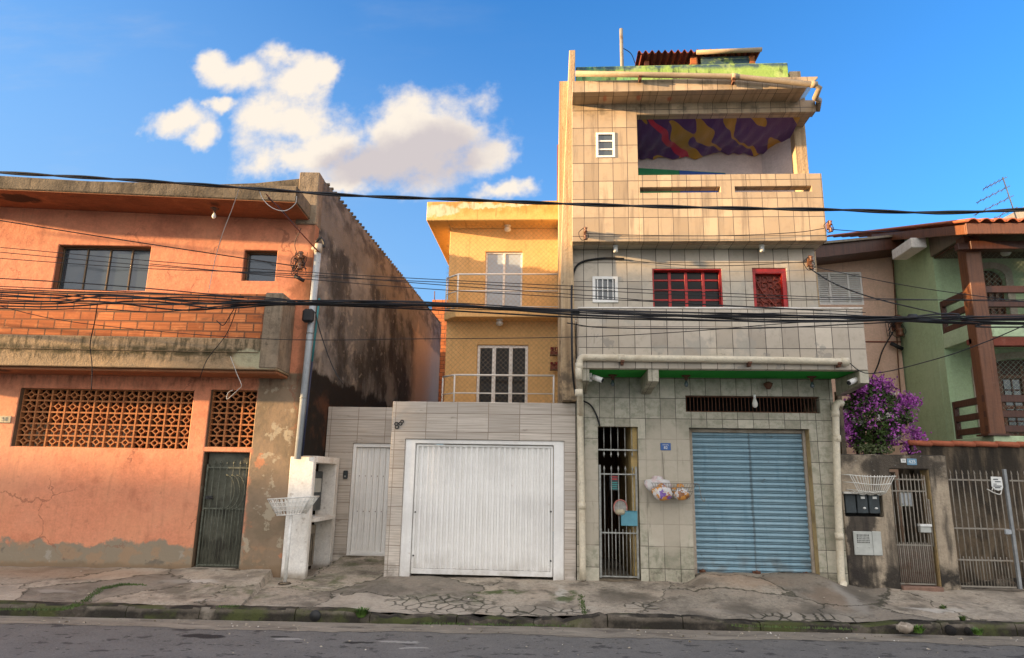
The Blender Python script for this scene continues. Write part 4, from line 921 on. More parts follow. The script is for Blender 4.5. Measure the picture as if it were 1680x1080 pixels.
for i in range(4):
    for j in range(6):
        s.tube(scroll(a0+(a1-a0)*(i+.5)/4, c0+(c1-c0)*(j+.5)/6, .075, random.uniform(0, 6.28), 1.1, random.choice((-1, 1))), .009, 5)
s.tube(cr([(a0, .10, c1-.05), (a0+.12, .10, c1-.30), (a1-.08, .10, c0+.14), (a1, .10, c0)], 6), .014, 6)
part('scrollwork', s, m_redgrille, RD)
# top floor
YT = -.40; tx1 = 4.424; tz0 = 5.521; ob, ot = 6.705, 7.834; ol = 1.404
tw = (0.698, 1.020, 7.031, 7.498); tzt = 8.058
s = MB(); s.rect(.285, ol, tz0, tzt, YT, YT+.18, [tw]); part('wall', s, m_tile_up, t, bevel=.006)
s = MB(); s.rect(ol+.001, tx1, ot, tzt, YT, YT+.18); s.box(tx1-.18, tx1, YT+.182, .26, ot+.05, tzt); part('lintel_beam', s, m_tile_up, t, bevel=.006)
q1 = (1.426, 2.757, 6.383, 6.482); q2 = (2.997, 4.247, q1[2], q1[3])
s = MB(); s.rect(ol+.001, tx1, tz0, ob, YT, YT+.18, [q1, q2]); s.box(tx1-.16, tx1, YT+.182, .26, tz0, ob-.01); part('parapet', s, m_tile_up, t, bevel=.006)
s = MB(); s.box(.285, tx1-.003, YT+.183, .20, tz0-.001, tz0+.09); part('overhang_soffit', s, m_tile_mid, t)
s = MB(); s.box(4.270, 4.397, .22, .38, tz0, tzt-.1); s.box(4.397-.12, 4.397-.003, .382, 2.3, tz0, tzt-.1); part('corner_post', s, m_tile_up, t, bevel=.006)
xi = 3.904
s = MB(); s.prism([(4.281, .384), (4.397-.124, .384), (4.397-.124, .957), (xi, .957)], tz0+.1, tzt-.02, 'z'); part('balcony_side', s, m_lilac, t)
s = MB(); s.box(ol-.15, ol-.003, YT+.184, .957, tz0+.1, tzt-.01); part('balcony_side', s, m_lilac, t)
s = MB(); s.prism([(ol+.01, ob-.5), (3.209, ob-.5), (3.209, 7.366), (ol+.01, 7.497)], .948, .957); part('dado', s, plain('green dado', (.02, .26, .10), .6), t)
s = MB(); s.prism([(2.354, ob-.5), (3.206, ob-.5), (3.206, 7.348), (2.354, 7.420)], .938, .946); part('dado', s, plain('blue dado', (.03, .10, .42), .6), t, label='blue painted end of the dado')
window(t, *tw, YT-.015, m_whitemetal, m_glass, (), 3, fw=.038, mull=.05)
# roof slab, gutter wall, shed
rz0, rz1 = 8.034, 8.250; rx1 = 4.260
s = MB(); s.prism([(.285, rz0), (rx1-.12, rz0), (rx1+.08, rz1-.03), (rx1+.08, rz1), (.285, rz1)], -.80, -.40+.19); s.box(.285, rx1+.08, -.208, 6, tzt+.002, rz1-.002); part('roof_slab', s, m_tile_up, t, bevel=.006)
s = MB(); s.box(.372, 4.166, .0, .14, rz1, 9.05); s.box(4.166-.14, 4.166, .142, 3.5, rz1, 9.05); part('roof_parapet', s, m_roofgreen, t, bevel=.012)
s = MB(); zf_ = 9.662; sx0, sx1 = 1.565, 3.889
prof = [(sx0+(sx1-sx0)*k/114, zf_+.035*math.sin(k*2*math.pi/6)) for k in range(115)]
s.sheet(prof, .5, 3.2, .012, 'y'); 
def slope(x, y, z): return (x, y, z+.10*(y-.5)*.3)
s.xf(slope)
SR = part('shed_roof', s, m_fibre, t)
s = MB()
for x in (sx0+.2, sx0+1.2, sx1-.2): s.box(x-.04, x+.04, .7, 3.0, zf_-.16, zf_-.05)
part('rafter', s, m_wooddark, SR)
xa, xb = 2.779, 3.683; s = MB(); s.box(xa, xb, .62, .75, 8.9, 9.615); part('shed_wall', s, m_roofgreen, t); s = MB(); s.box(xa, xb, 3.0, 3.1, 8.3, zf_-.06); part('shed_wall', s, m_roofgreen, t)
s = MB(); s.box(2.579, 2.706, .6, .8, 8.9, zf_-.05); part('shed_post', s, m_brick, t); s = MB(); s.box(3.689, 3.791, .6, .78, 8.9, zf_-.05); part('shed_post', s, m_brick, t)
s = MB(); s.tube([(2.664, .45, zf_-.06), (3.874, .45, zf_-.03)], .042, 10); part('shed_gutter', s, m_pvcold, t)
s = MB(); a = (1.247, 0.300, 9.199); b_ = (1.238, 0.300, 10.030); s.tube([(a[0], .3, rz1), (b_[0], .3, b_[2])], .035, 10)
single('roof_mast', s, m_gatebar, 'grey pipe mast standing on the tiled house roof', 'mast', base=(a[0], .3, rz1))
# cloth over the balcony ceiling
def drape_mat():
    m, t_, b = newmat('printed party cloth'); uv = t_.n('ShaderNodeUVMap').outputs[0]
    w_ = t_.vmath('ADD', uv, t_.vmath('MULTIPLY', t_.vmath('SUBTRACT', t_.noise(uv, 1.6, 1, .5, out=1), (.5, .5, .5)), (.45, .3, 0)))
    sx_ = t_.sep(w_); w_ = t_.comb(t_.math('MULTIPLY_ADD', sx_[1], -.75, sx_[0]), sx_[1])
    n1 = t_.smooth(t_.noise(t_.scale(w_, (2.4, 1.1, 1), (.9, 4.2, 0)), 1., 0, .5), .55, .56)
    n2 = t_.smooth(t_.math('ABSOLUTE', t_.math('SUBTRACT', t_.sep(w_)[0], 1.78)), .085, .07)
    cc = t_.mix(n1, (.085, .022, .16), (.46, .26, .02)); cc = t_.mix(n2, cc, (.55, .015, .07))
    t_.put(b.inputs['Base Color'], cc); b.inputs['Roughness'].default_value = .55; b.inputs['Sheen Weight'].default_value = .3
    bn = t_.n('ShaderNodeBump'); bn.inputs['Strength'].default_value = .5; bn.inputs['Distance'].default_value = .03
    t_.put(bn.inputs['Height'], t_.noise(t_.scale(uv, (9, 2.2, 1)), 1.6, 5, .6)); m.node_tree.links.new(bn.outputs[0], b.inputs['Normal']); return m
s = MB(); cx0, cx1 = ol+.03, 4.397-.14; na, nb = 90, 30
for j in range(nb+1):
    for i in range(na+1):
        u = i/na; v = j/nb; x = cx0+(cx1-cx0)*u; y = -.18+1.10*v
        z = ot+.03+(.02-.14*v)-.05*math.sin(math.pi*v)-.013*math.sin(u*58+v*9+2.1*math.sin(u*9))*(.35+v)-.006*math.sin(u*97-v*9+3*math.sin(u*7))-.05*abs(math.sin(u*9.5+.6))*v - (.07*abs(math.sin(u*17))+.10*math.sin(u*5)**2)*max(0, v-.8)*3 + .10*u*v
        s.v.append((x, y, z))
s.f = [(j*(na+1)+i, j*(na+1)+i+1, (j+1)*(na+1)+i+1, (j+1)*(na+1)+i) for j in range(nb) for i in range(na)]; s.sm = [True]*len(s.f)
single('ceiling_drape', s, drape_mat(), 'purple and mustard party cloth with a red streak hung under the top balcony ceiling', 'cloth', base=(2.6, .4, ot), recalc=True)
# pipes
def pipe(name, label, pts, r, cuffs=(), mat=None, k=0, straps=()):
    b = MB(); base = pts[-1]
    t_ = thing(name, label, 'pipe', tuple(min(p[i] for p in pts) if i == 2 else base[i] for i in range(3)))
    b.tube(pts, r, 12); part('pipe', b, mat or m_pvc, t_)
    for (p, d) in cuffs:
        c_ = MB(); p = Vector(p); d = Vector(d).normalized()*.05; c_.tube([p-d, p+d], r*1.16, 12); part('cuff', c_, mat or m_pvc, t_)
    for p in straps:
        c_ = MB(); p = Vector(p); c_.box(p.x-.02, p.x+.02, p.y-r*.6, p.y+r*1.6, p.z-.10, p.z-r*.8); c_.box(p.x-.028, p.x+.028, p.y-r*1.15, p.y+r*1.15, p.z-r*1.2, p.z-r*.7); part('clip', c_, m_rust, t_)
    return t_
yp = -.965; A_ = (0.378, -0.965, 2.829); zp = 3.443; xl = 0.369
pipe('waste_pipe', 'cream pipe along the tiled balcony front and down beside the street gate', cr([(4.328, yp, zp-.02), (3.0, yp, zp), (1., yp, zp+.015), (xl+.12, yp, zp+.02), (xl+.03, yp, zp), (xl, yp, zp-.10), (xl, yp, zp-.3), (xl-.005, yp+.02, bz0-.05), (0.418, -.22, 2.75), (0.418, -.08, 2.55), (0.441, -.07, 1.2), (0.446, -.07, .15)], 5), .052,
     [((4.292, yp, zp-.02), (1, 0, 0)), ((1.0, yp, zp+.015), (1, 0, 0)), ((xl, yp, zp-.12), (0, 0, 1)), ((xl-.004, yp, zp-.52), (0, 0, 1)), ((0.442, -.07, 1.25), (0, 0, 1))], straps=[(1.02, yp, zp+.01), (2.9, yp, zp), (4.2, yp, zp)])
ya = -.13; P1 = (4.452, -0.130, 2.901)
pipe('waste_pipe', 'cream downpipe with an elbow top at the right corner of the tiled house', cr([(P1[0]+.10, ya+.02, P1[2]+.0), (P1[0]+.03, ya, P1[2]+.005), (P1[0]-.02, ya, P1[2]-.07), (P1[0]-.03, ya, P1[2]-.25), (4.362, ya, 1.603), (4.307, ya, 0.309), (4.307, ya-.07, .20)], 5), .055,
     [((P1[0]-.03, ya, P1[2]-.16), (0, 0, 1)), ((P1[0]-.04, ya, 2.35), (0, 0, 1)), ((4.328, ya, 0.881), (0, 0, 1))])
yr = -.90; pr = [(0.332, yr, 8.323), (1.508, yr, 8.274), (2.954, yr, 8.209), (4.220, yr, 8.037), (4.315, yr+.02, 7.990), (4.290-.0, -.74, 7.990-.10), (tx1+.06, -.42, tzt-.02), (tx1+.06, -.30, tzt-.16)]
pipe('rain_pipe', 'long pale rain pipe along the roof edge of the tiled house', pr, .047, [(pr[2], (1, 0, -.1)), (pr[3], (1, 0, -.1))], straps=[(pr[1][0]-.1, yr, pr[1][2]), (pr[2][0]-.02, yr, pr[2][2]-.01)], mat=m_pvcold)
# ================================================================== small things on the tiled house
def bracket(name, label, x, y, z, k=1., frame='w'):
    t_ = thing(name, label, 'cable bracket', (x, y, z), frame)
    s = MB(); s.box(x-.012*k, x+.012*k, y-.10*k, y, z-.02*k, z+.10*k); s.box(x-.02*k, x+.02*k, y-.125*k, y-.10*k, z-.10*k, z+.12*k); part('arm', s, m_rust, t_)
    for q_ in (-.06, .07):
        s = MB(); s.lathe([(.012*k, -.045*k), (.035*k, -.04*k), (.022*k, -.015*k), (.022*k, .01*k), (.036*k, .03*k), (.012*k, .04*k)], (x+.012, y-.13*k, z+q_*k), 10); part('spool', s, m_porcelain, t_)
    s = MB(); s.tube(cr([(x-.02, y-.13*k, z+.1*k), (x-.10*k, y-.12*k, z+.02), (x-.05*k, y-.15*k, z-.12*k), (x+.06*k, y-.13*k, z-.06*k), (x+.02, y-.13*k, z+.06*k)], 6), .006, 5); part('tail', s, m_cable, t_)
    if k >= 1.5:
        s = MB()
        for i in range(5):
            s.tube(cr([(x+random.uniform(-.16, .12)*k*.6, y-.08-random.uniform(0, .12), z+random.uniform(-.28, .2)*k*.6) for _ in range(6)], 6), .0055, 5)
        part('loose_wire', s, m_cable, t_)
        s = MB(); s.tube([(x-.10*k*.6, y-.10, z-.16*k), (x+.05*k, y-.10, z-.22*k)], .035*k*.6, 8); part('splice', s, m_cable, t_)
    return t_
p = (0.491, -0.400, 5.613); bracket('cable_bracket', 'rusty cable bracket at the lower left corner of the top floor tiles', p[0], p[1], p[2])
p = (4.230, 0.000, 5.225); bracket('cable_bracket', 'rusty cable bracket right of the red balcony door', p[0], p[1], p[2], 1.1)
p = (4.417, -0.400, 5.720); bracket('cable_bracket', 'rusty cable bracket at the lower right corner of the top floor parapet', p[0]+.02, p[1], p[2], .9)
p = (6.971, 2.980, 4.811); bracket('cable_bracket', 'bundled cable bracket on the right edge of the peach house wall', p[0], p[1], p[2], 2.0)
u_ = (-0.167, 5.261); bracket('cable_bracket', 'tangled cable bracket on the salmon wall beside the grey standpipe', u_[0], -.005, u_[1], 1.5, 'o')
def seccam(label, p, d):
    t_ = thing('security_camera', label, 'security camera', p, group='white security cameras')
    x, y, z = p; s = MB(); s.box(x-.02, x+.02, y-.03, y, z-.05, z+.08); s.tube([(x, y-.03, z), (x+.05*d, y-.08, z-.01)], .014, 8); part('bracket', s, m_cam, t_)
    s = MB(); s.tube([(x+.03*d, y-.08, z+.01), (x+.17*d, y-.14, z-.05)], .042, 12); b_ = part('housing', s, m_cam, t_)
    s = MB(); s.tube([(x+.168*d, y-.139, z-.049), (x+.178*d, y-.144, z-.054)], .034, 12); part('lens', s, m_black, b_)
p = (0.562, -0.620, 3.195); seccam('white security camera under the left end of the tiled balcony', (p[0], p[1], p[2]), 1)
p = (4.547, -0.700, 3.179); seccam('white security camera under the right end of the tiled balcony', (p[0], p[1], p[2]), -1)
for (px, lab, kk) in ((1005, 'bulb holder under the green soffit left of the middle beam', 'bulb'), (1124, 'bulb holder under the green soffit right of the middle beam', 'bulb'), (1324, 'bulb holder under the right end of the green soffit', 'bulb')):
    ceiling_lamp('ceiling_lamp', lab, 0.933+(px-1005)*.0098, -.25, bz0-.001)
ceiling_lamp('spot_holder', 'small white spot holder at the left under the top floor overhang', 1.020, -.2, tz0-.002, kind='spot')
ceiling_lamp('spot_holder', 'small white spot holder at the right under the top floor overhang', 3.435, -.2, tz0-.002, kind='spot')
lp = (3.192, -0.100, 3.028); t = thing('hanging_bulb', 'white bulb hanging in front of the barred vent above the shutter', 'bulb', (lp[0], -.12, lp[2]))
s = MB(); s.tube([(lp[0], -.12, lp[2]), (lp[0]+.002, -.12, lp[2]-.06)], .02, 10); s.tube([(lp[0], -.01, lp[2]+.02), (lp[0], -.12, lp[2])], .006, 6); part('socket', s, m_cam, t)
s = MB(); s.lathe([(.018, -.06), (.030, -.09), (.045, -.14), (.042, -.18), (.02, -.205), (.001, -.21)], (lp[0], -.12, lp[2]), 14); part('bulb', s, m_bulb, t)
p = (3.419, -0.010, 3.180); t = thing('wall_lamp', 'rusty cone lamp shade on the tiles above the barred vent', 'lamp', (p[0], -.01, p[2]))
s = MB(); s.tube([(p[0], -.002, p[2]), (p[0], -.10, p[2]+.03)], .012, 8); part('arm', s, m_rust, t)
s = MB(); s.lathe([(.02, .06), (.075, .03), (.06, -.01), (.03, -.06), (.001, -.06)], (p[0], -.12, p[2]), 12); part('shade', s, m_rust, t)
# door plate
p = (1.781, -0.004, 2.193); t = thing('number_plate', 'blue enamel house number plate 82 on the tiles beside the roller shutter', 'house number', (p[0], -.004, p[2]-.07))
s = MB(); s.box(p[0]-.082, p[0]+.082, -.012, -.003, p[2]-.058, p[2]+.058); part('plate', s, m_bluesign, t, bevel=.006)
lettering('numeral', '82', .062, p[0], -.0135, p[2]-.018, m_plate, t, .001); lettering('inscription', 'OFICIAL', .027, p[0], -.0135, p[2]+.028, m_plate, t, .001)
# wire rack and rubbish bags
p = (1.805, -0.020, 1.500); t = thing('wire_rack', 'grey wire rubbish rack on the tiled wall between gate and shutter', 'rack', (p[0], -.02, p[2]-.15)); rx0, rx1_ = 1.495, 2.190; rzt, rzb = 1.622, 1.388
s = MB()
def rrect(x0, x1, y, z): return [(x0, -.005, z), (x0+.01, y, z), (x1-.01, y, z), (x1, -.005, z)]
for k in range(5):
    f_ = k/4; s.tube(rrect(rx0+.10*(1-f_), rx1_-.10*(1-f_), -.22-.10*f_, rzb+(rzt-rzb)*f_), .005, 5)
for k in range(17):
    f_ = k/16; s.tube([(rx0+.11+(rx1_-rx0-.22)*f_, -.22, rzb), (rx0+.012+(rx1_-rx0-.024)*f_, -.32, rzt)], .004, 5); 
for k in range(9): f_ = k/8; s.tube([(rx0+.11+(rx1_-rx0-.22)*f_, -.22, rzb), (rx0+.11+(rx1_-rx0-.22)*f_, -.005, rzb)], .004, 5)
s.tube(cr([(rx1_, -.01, rzt), (rx1_+.05, -.2, rzt-.02), (rx1_+.08, -.22, rzb+.02), (rx1_+.13, -.18, rzb-.03), (rx1_+.15, -.1, rzb+.02)], 6), .005, 5)
part('wire_frame', s, m_gatebar, t)
s = MB(); s.tube([(p[0]-.06, -.02, rzt), (p[0]-.08, -.012, rzt+.45), (p[0]-.08, -.005, rzt+.48)], .004, 5); part('hanger', s, m_gatebar, t)
def bagmat(name, cols):
    m, t_, b = newmat(name); pz = t_.n('ShaderNodeTexCoord').outputs['Object']; cc = (.62, .60, .58)
    for i, (c, lo) in enumerate(cols):
        cc = t_.mix(t_.smooth(t_.noise(t_.scale(pz, (1, 1, 1), (i*3.1, i*1.7, i)), 9, 3, .5), lo, lo+.04), cc, c)
    t_.put(b.inputs['Base Color'], cc); b.inputs['Roughness'].default_value = .22; b.inputs['Specular IOR Level'].default_value = .7
    bn = t_.n('ShaderNodeBump'); bn.inputs['Strength'].default_value = .9; bn.inputs['Distance'].default_value = .02
    t_.put(bn.inputs['Height'], t_.noise(pz, 24, 5, .7)); m.node_tree.links.new(bn.outputs[0], b.inputs['Normal']); return m
def bag(label, x, y, z, rx, rz, mt):
    s = MB(); n, m_ = 28, 18
    for j in range(m_+1):
        v = j/m_; a = math.pi*v
        for i in range(n):
            th = 2*math.pi*i/n; r = math.sin(a)**.75
            if v > .72: r *= .55+.2*math.sin(th*7)*(v-.7)*3
            w_ = 1+.10*math.sin(th*3+v*7)+.07*math.sin(th*8+v*11)
            s.v.append((x+rx*r*w_*math.cos(th), y+rx*.7*r*w_*math.sin(th), z-rz*math.cos(a)*(1.0 if v < .6 else 1.12)))
    for j in range(m_):
        for i in range(n): s.f.append((j*n+i, j*n+(i+1) % n, (j+1)*n+(i+1) % n, (j+1)*n+i))
    s.sm = [True]*len(s.f)
    single('rubbish_bag', s, mt, label, 'rubbish bag', base=(x, y, z-rz), group='rubbish bags in the wire rack')
p = (1.627, -0.150, 1.591); bag('pinkish white plastic bag at the top left of the wire rack', p[0], -.13, p[2], .20, .13, bagmat('white film', [((.60, .48, .47), .52), ((.30, .24, .22), .66)]))
p = (1.665, -0.250, 1.482); bag('clear bag of orange and purple wrappers at the left of the wire rack', p[0], -.25, p[2], .145, .125, bagmat('mixed wrappers', [((.62, .27, .06), .48), ((.20, .10, .38), .56), ((.62, .56, .45), .62), ((.45, .07, .09), .66)]))
p = (1.958, -0.220, 1.487); bag('clear bag of orange peel at the right of the wire rack', p[0], -.20, p[2], .13, .12, bagmat('orange wrappers', [((.62, .27, .05), .46), ((.30, .12, .04), .56), ((.62, .58, .50), .62)]))
# on the street gate
p = (1.191, 0.030, 1.067); s = MB(); s.box(p[0]-.135, p[0]+.12, .0, .062, p[2]-.11, p[2]+.105)
s.box(p[0]-.145, p[0]+.13, -.006, .062, p[2]+.107, p[2]+.118)
single('letter_box', s, m_bluebox, 'teal blue sheet metal letter box hung on the barred street gate', 'letter box', bevel=.006)
p = (1.051, 0.030, 1.232); t = thing('fly_screen_basket', 'small round basket with a red rim hanging on the barred street gate', 'basket', (p[0], .03, p[2]-.12))
s = MB(); s.tube([(p[0]+.105*math.cos(a), .035-.02*math.sin(a), p[2]+.12*math.sin(a)) for a in [2*math.pi*k/24 for k in range(24)]], .010, 6, closed=True); part('rim', s, plain('faded red plastic', (.45, .16, .13), .5), t)
s = MB()
for k in range(1, 12):
    h = math.sqrt(max(0, 1-((k-6)/6)**2))
    s.tube([(p[0]+.105*(k-6)/6, .035, p[2]-.12*h), (p[0]+.105*(k-6)/6, .035, p[2]+.12*h)], .0035, 4); s.tube([(p[0]-.105*h, .035, p[2]+.12*(k-6)/6), (p[0]+.105*h, .035, p[2]+.12*(k-6)/6)], .0035, 4)
part('mesh', s, m_wirewhite, t)
s = MB(); s.lathe([(.001, 0), (.06, .005), (.085, .04), (.07, .08), (.001, .085)], (p[0]-.005, .02, p[2]-.11), 12); part('contents', s, m_curtain, t)
p = (0.969, 0.120, 1.626); t = thing('gate_notice', 'red and teal notice hung behind the barred street gate', 'notice', (p[0], .115, p[2]-.12))
s = MB(); s.box(p[0]-.075, p[0]+.075, .115, .119, p[2]-.13, p[2]+.12); part('board', s, m_meter, t)
s = MB()
for k, (a, b_) in enumerate([(-.06, .055), (-.045, .05)]): s.box(p[0]+a, p[0]+b_, .112, .1145, p[2]+.085-.04*k-.012, p[2]+.085-.04*k+.012)
part('red_bar', s, plain('red print', (.45, .05, .05), .5), t)
s = MB()
for k, (a, b_) in enumerate([(-.055, .05), (-.05, .06), (-.06, .045), (-.05, .05)]): s.box(p[0]+a, p[0]+b_, .112, .1145, p[2]-.01-.032*k-.008, p[2]-.01-.032*k+.008)
part('teal_bar', s, plain('teal print', (.05, .28, .26), .5), t)

# ================================================================== peach house
YP = 3.0
t = thing('peach_house', 'plain peach house with white shutters between the tiled house and the green house', 'house', (5.9, YP, 1.5))
pw = (5.527-.0, 6.463, 5.334, 6.054); px1 = 7.113
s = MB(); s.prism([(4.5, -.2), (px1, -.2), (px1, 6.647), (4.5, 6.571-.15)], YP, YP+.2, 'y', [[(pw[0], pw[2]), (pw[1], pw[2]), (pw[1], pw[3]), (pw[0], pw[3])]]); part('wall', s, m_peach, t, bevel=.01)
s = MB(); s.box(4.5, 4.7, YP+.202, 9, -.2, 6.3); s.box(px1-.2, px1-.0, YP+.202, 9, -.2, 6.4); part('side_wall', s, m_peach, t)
zl, zr_ = 6.414, 6.617; xr_ = 7.104
s = MB(); s.prism([(4.5, zl-.27), (5.4, zl-.24), (xr_, zr_-.24), (xr_, zr_), (4.5, zl-.07)], 2.4, 9.0); part('roof', s, m_wooddark, t, bevel=.01)
s = MB(); s.prism([(4.48, zl-.07), (xr_+.06, zr_+.004), (xr_+.06, zr_+.05), (4.48, zl-.02)], 2.34, 9.05); part('roof_sheet', s, m_woodgrey, t)
f = MB(); f.rect(pw[0], pw[1], pw[2], pw[3], YP+.02, YP+.08, [(pw[0]+.04, pw[1]-.04, pw[2]+.04, pw[3]-.04)])
for c in (.29, .70): xx = pw[0]+(pw[1]-pw[0])*c; f.box(xx-.02, xx+.02, YP+.025, YP+.075, pw[2]+.04, pw[3]-.04)
fo = part('window', f, m_whitemetal, t)
s = MB(); n = 15
for i in range(n):
    z = pw[2]+.045+(pw[3]-pw[2]-.09)*i/n; h = (pw[3]-pw[2]-.09)/n
    s.add([(pw[0]+.03, YP+.035, z+.004), (pw[1]-.03, YP+.035, z+.004), (pw[1]-.03, YP+.065, z+h), (pw[0]+.03, YP+.065, z+h), (pw[0]+.03, YP+.043, z), (pw[1]-.03, YP+.043, z), (pw[1]-.03, YP+.073, z+h-.004), (pw[0]+.03, YP+.073, z+h-.004)],
          [(0, 1, 2, 3), (4, 5, 6, 7), (0, 1, 5, 4), (2, 3, 7, 6), (0, 3, 7, 4), (1, 2, 6, 5)])
part('louvres', s, m_whitemetal, fo)
s = MB(); s.box(4.5, px1-.003, YP-.012, YP-.001, 4.529, 4.555); part('wall_joint', s, m_fibre, t)

# ================================================================== green house
t = thing('green_house', 'sage green house with tall varnished posts and dark wooden balcony rails', 'house', (7.4, .6, 2.3))
XG = 7.14; YW2 = 1.56; YF = .46
px0, px1 = 7.084, 7.340; zs1, zs2 = 2.471, 4.335; zs2b = 4.011; zceil = 5.879-.02
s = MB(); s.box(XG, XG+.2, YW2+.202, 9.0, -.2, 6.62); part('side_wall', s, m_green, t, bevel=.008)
s = MB(); s.prism([(YW2-.0, 5.9), (2.9, 6.2), (2.9, 6.62), (YW2, 6.3)], XG+.01, XG+.19, 'x')
def arch(x0, x1, z0, zt, rise, n=14):
    pts = [(x0, z0), (x1, z0), (x1, zt-rise)]
    for k in range(1, n): a = math.pi*k/n; pts.append(((x0+x1)/2+(x1-x0)/2*math.cos(a), zt-rise+rise*math.sin(a)))
    return pts+[(x0, zt-rise)]
ua = (7.896, 8.398, zs2+.02, 5.660); la = (7.602+.10, 7.602+1.75, zs1+.02, 3.953)
s = MB(); s.rect(XG+.002, 12, -.2, 6.3, YW2, YW2+.2, []); 
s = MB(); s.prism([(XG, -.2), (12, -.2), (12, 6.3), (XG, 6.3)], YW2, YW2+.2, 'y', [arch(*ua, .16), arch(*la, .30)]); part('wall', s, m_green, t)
s = MB(); s.box(XG+.2, 11.9, 3, 3.1, 0, 6); part('inner_wall', s, m_warmdark, t)
for (a, rise) in ((ua, .16), (la, .30)):
    o1 = arch(a[0]-.13, a[1]+.13, a[2], a[3]+.12, rise+.04); i1 = arch(a[0], a[1], a[2]+.001, a[3], rise)
    s = MB(); s.prism(o1, YW2-.025, YW2-.002, 'y', [i1]); part('door_surround', s, m_jamb, t)
    s = MB(); mid = (a[0]+a[1])/2; nl = 2 if a is la else 1
    fr_ = arch(a[0]+.002, a[1]-.002, a[2]+.002, a[3]-.002, rise); s.prism(fr_, YW2+.12, YW2+.16)
    dr = part('door', s, m_wooddark, t)
    s = MB(); zb_ = a[2]+.02; zt_ = a[3]-rise-.02
    w_ = (a[1]-a[0])
    for k in range(5): xx = a[0]+.02+w_*k/4*.96; s.box(xx-.025, xx+.025, YW2+.085, YW2+.119, zb_, zt_+ (0 if k in (0, 4) else rise*.7))
    for z in (zb_+.05, (zb_+zt_)/2, zt_): s.box(a[0]+.02, a[1]-.02, YW2+.09, YW2+.118, z-.03, z+.03)
    part('stiles', s, m_wood, dr)
    if a is la:
        s = MB()
        for k in range(4):
            xx = a[0]+.02+w_*k/4*.96+.06; s.box(xx, xx+w_/4-.14, YW2+.105, YW2+.117, zb_+.12, zt_-.06)
        gl = part('glazing', s, m_glass_dull, dr)
        s = MB()
        for k in range(4):
            xx = a[0]+.02+w_*k/4*.96+.06; ww = w_/4-.14
            s.box(xx+ww/2-.012, xx+ww/2+.012, YW2+.09, YW2+.104, zb_+.12, zt_-.06)
            for r_ in range(1, 5): zz_ = zb_+.12+(zt_-zb_-.18)*r_/5; s.box(xx, xx+ww, YW2+.091, YW2+.103, zz_-.012, zz_+.012)
        part('glazing_bars', s, m_wooddark, dr)
# slabs, post, rails
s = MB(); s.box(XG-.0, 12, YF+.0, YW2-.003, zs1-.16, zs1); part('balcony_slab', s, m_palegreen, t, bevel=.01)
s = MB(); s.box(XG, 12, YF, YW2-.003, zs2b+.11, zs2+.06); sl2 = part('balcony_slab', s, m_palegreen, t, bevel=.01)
s = MB(); s.box(px1+.01, 12, YF+.01, YF+.14, zs2b-.04, zs2b+.108); s.box(XG+.02, px0, YF+.16, YF+.3, zs2b+.02, zs2b+.108); part('edge_beam', s, m_fibre, t)
s = MB(); s.box(px0, px1, YF-.012, YF+.24, zs1+.001, zceil+.06); part('post', s, m_wood, t, bevel=.012)
s = MB(); s.box(px0-.05, px1+.06, YF-.05, YF+.28, zs1+.001, zs1+.03); part('post_base', s, m_wooddark, t)
def hrails(zt, hs, nm):
    s = MB()
    for (dz, h) in hs:
        s.box(px1+.002, 12, YF+.02, YF+.09, zt-dz-h, zt-dz); s.box(XG+.03, XG+.10, YF+.10, YW2-.06, zt-dz-h, zt-dz); s.box(XG+.03, px0-.002, YF+.02, YF+.09, zt-dz-h, zt-dz)
    s.box(XG+.02, XG+.11, YW2-.055, YW2-.004, zt-hs[-1][0]-hs[-1][1]-.15, zt-.002); s.box(px1+2, px1+2.1, YF+.1, YF+.17, zt-1.0, zt)
    part(nm, s, m_wooddark, t, bevel=.006)
zt1 = 3.143; zt2 = 5.013
hs = [(0, .12), (.26, .11), (.50, .11)]
hrails(zt1, hs, 'balcony_rail'); hrails(zt2, hs, 'balcony_rail')
for (z0, z1) in ((zs1+.02, zs2b+.05), (zs2+.06, zceil-.02)):
    b = MB(); h = z1-z0
    net(b, lambda a, c: (XG+.07, YF+.11+a, z0+c), YW2-YF-.14, h, .06, .0013); net(b, lambda a, c: (px1+.02+a, YF+.105, z0+c), 3.4, h, .06, .0013)
    part('safety_net', b, m_netwhite, t, recalc=False)
# roof
zf0 = 5.816; xr0 = 6.84
s = MB(); s.box(xr0, 12, -.05, -.002, zf0-.06, zf0+.13); part('fascia', s, m_wood, t, bevel=.006)
s = MB(); sl_ = .32; s.prism([(0, zf0-.05), (3.2, zf0-.05+3.2*sl_), (3.2, zf0+.12+3.2*sl_), (0, zf0+.12)], xr0, xr0+.05, 'x'); part('rake_board', s, m_wood, t, bevel=.006)
s = MB(); s.box(XG-.05, 12, .30, .48, zf0-.20, zf0-.055); s.box(xr0+.06, XG-.055, .33, .45, zf0-.20, zf0-.08); part('eave_beam', s, m_wooddark, t, bevel=.006)
n = 240; prof = []
for k in range(n+1): x = xr0-.03+5.2*k/n; prof.append((x, .03*abs(math.sin((x-xr0)*math.pi/.21))*2))
s = MB(); s.sheet(prof, -.10, 5.6, .018, 'y'); s.xf(lambda x, y, z: (x, y, z+zf0+.14+(y+.05)*sl_)); part('roof_tiles', s, m_rooftile, t)
s = MB(); s.prism([(.06, zceil), (YW2-.004, zceil), (YW2-.004, zceil+.03), (.06, zceil+.03)], XG+.02, 12, 'x'); part('porch_ceiling', s, m_ceilwood, t)
s = MB(); s.prism([(.35, zceil+.034), (YW2-.01, zceil+.034), (YW2-.01, zf0+.04+1.5*sl_), (.35, zf0-.02+.3*sl_)], XG-.04, XG+.02, 'x'); part('gable_boards', s, m_woodgrey, t)
gx0 = 7.153
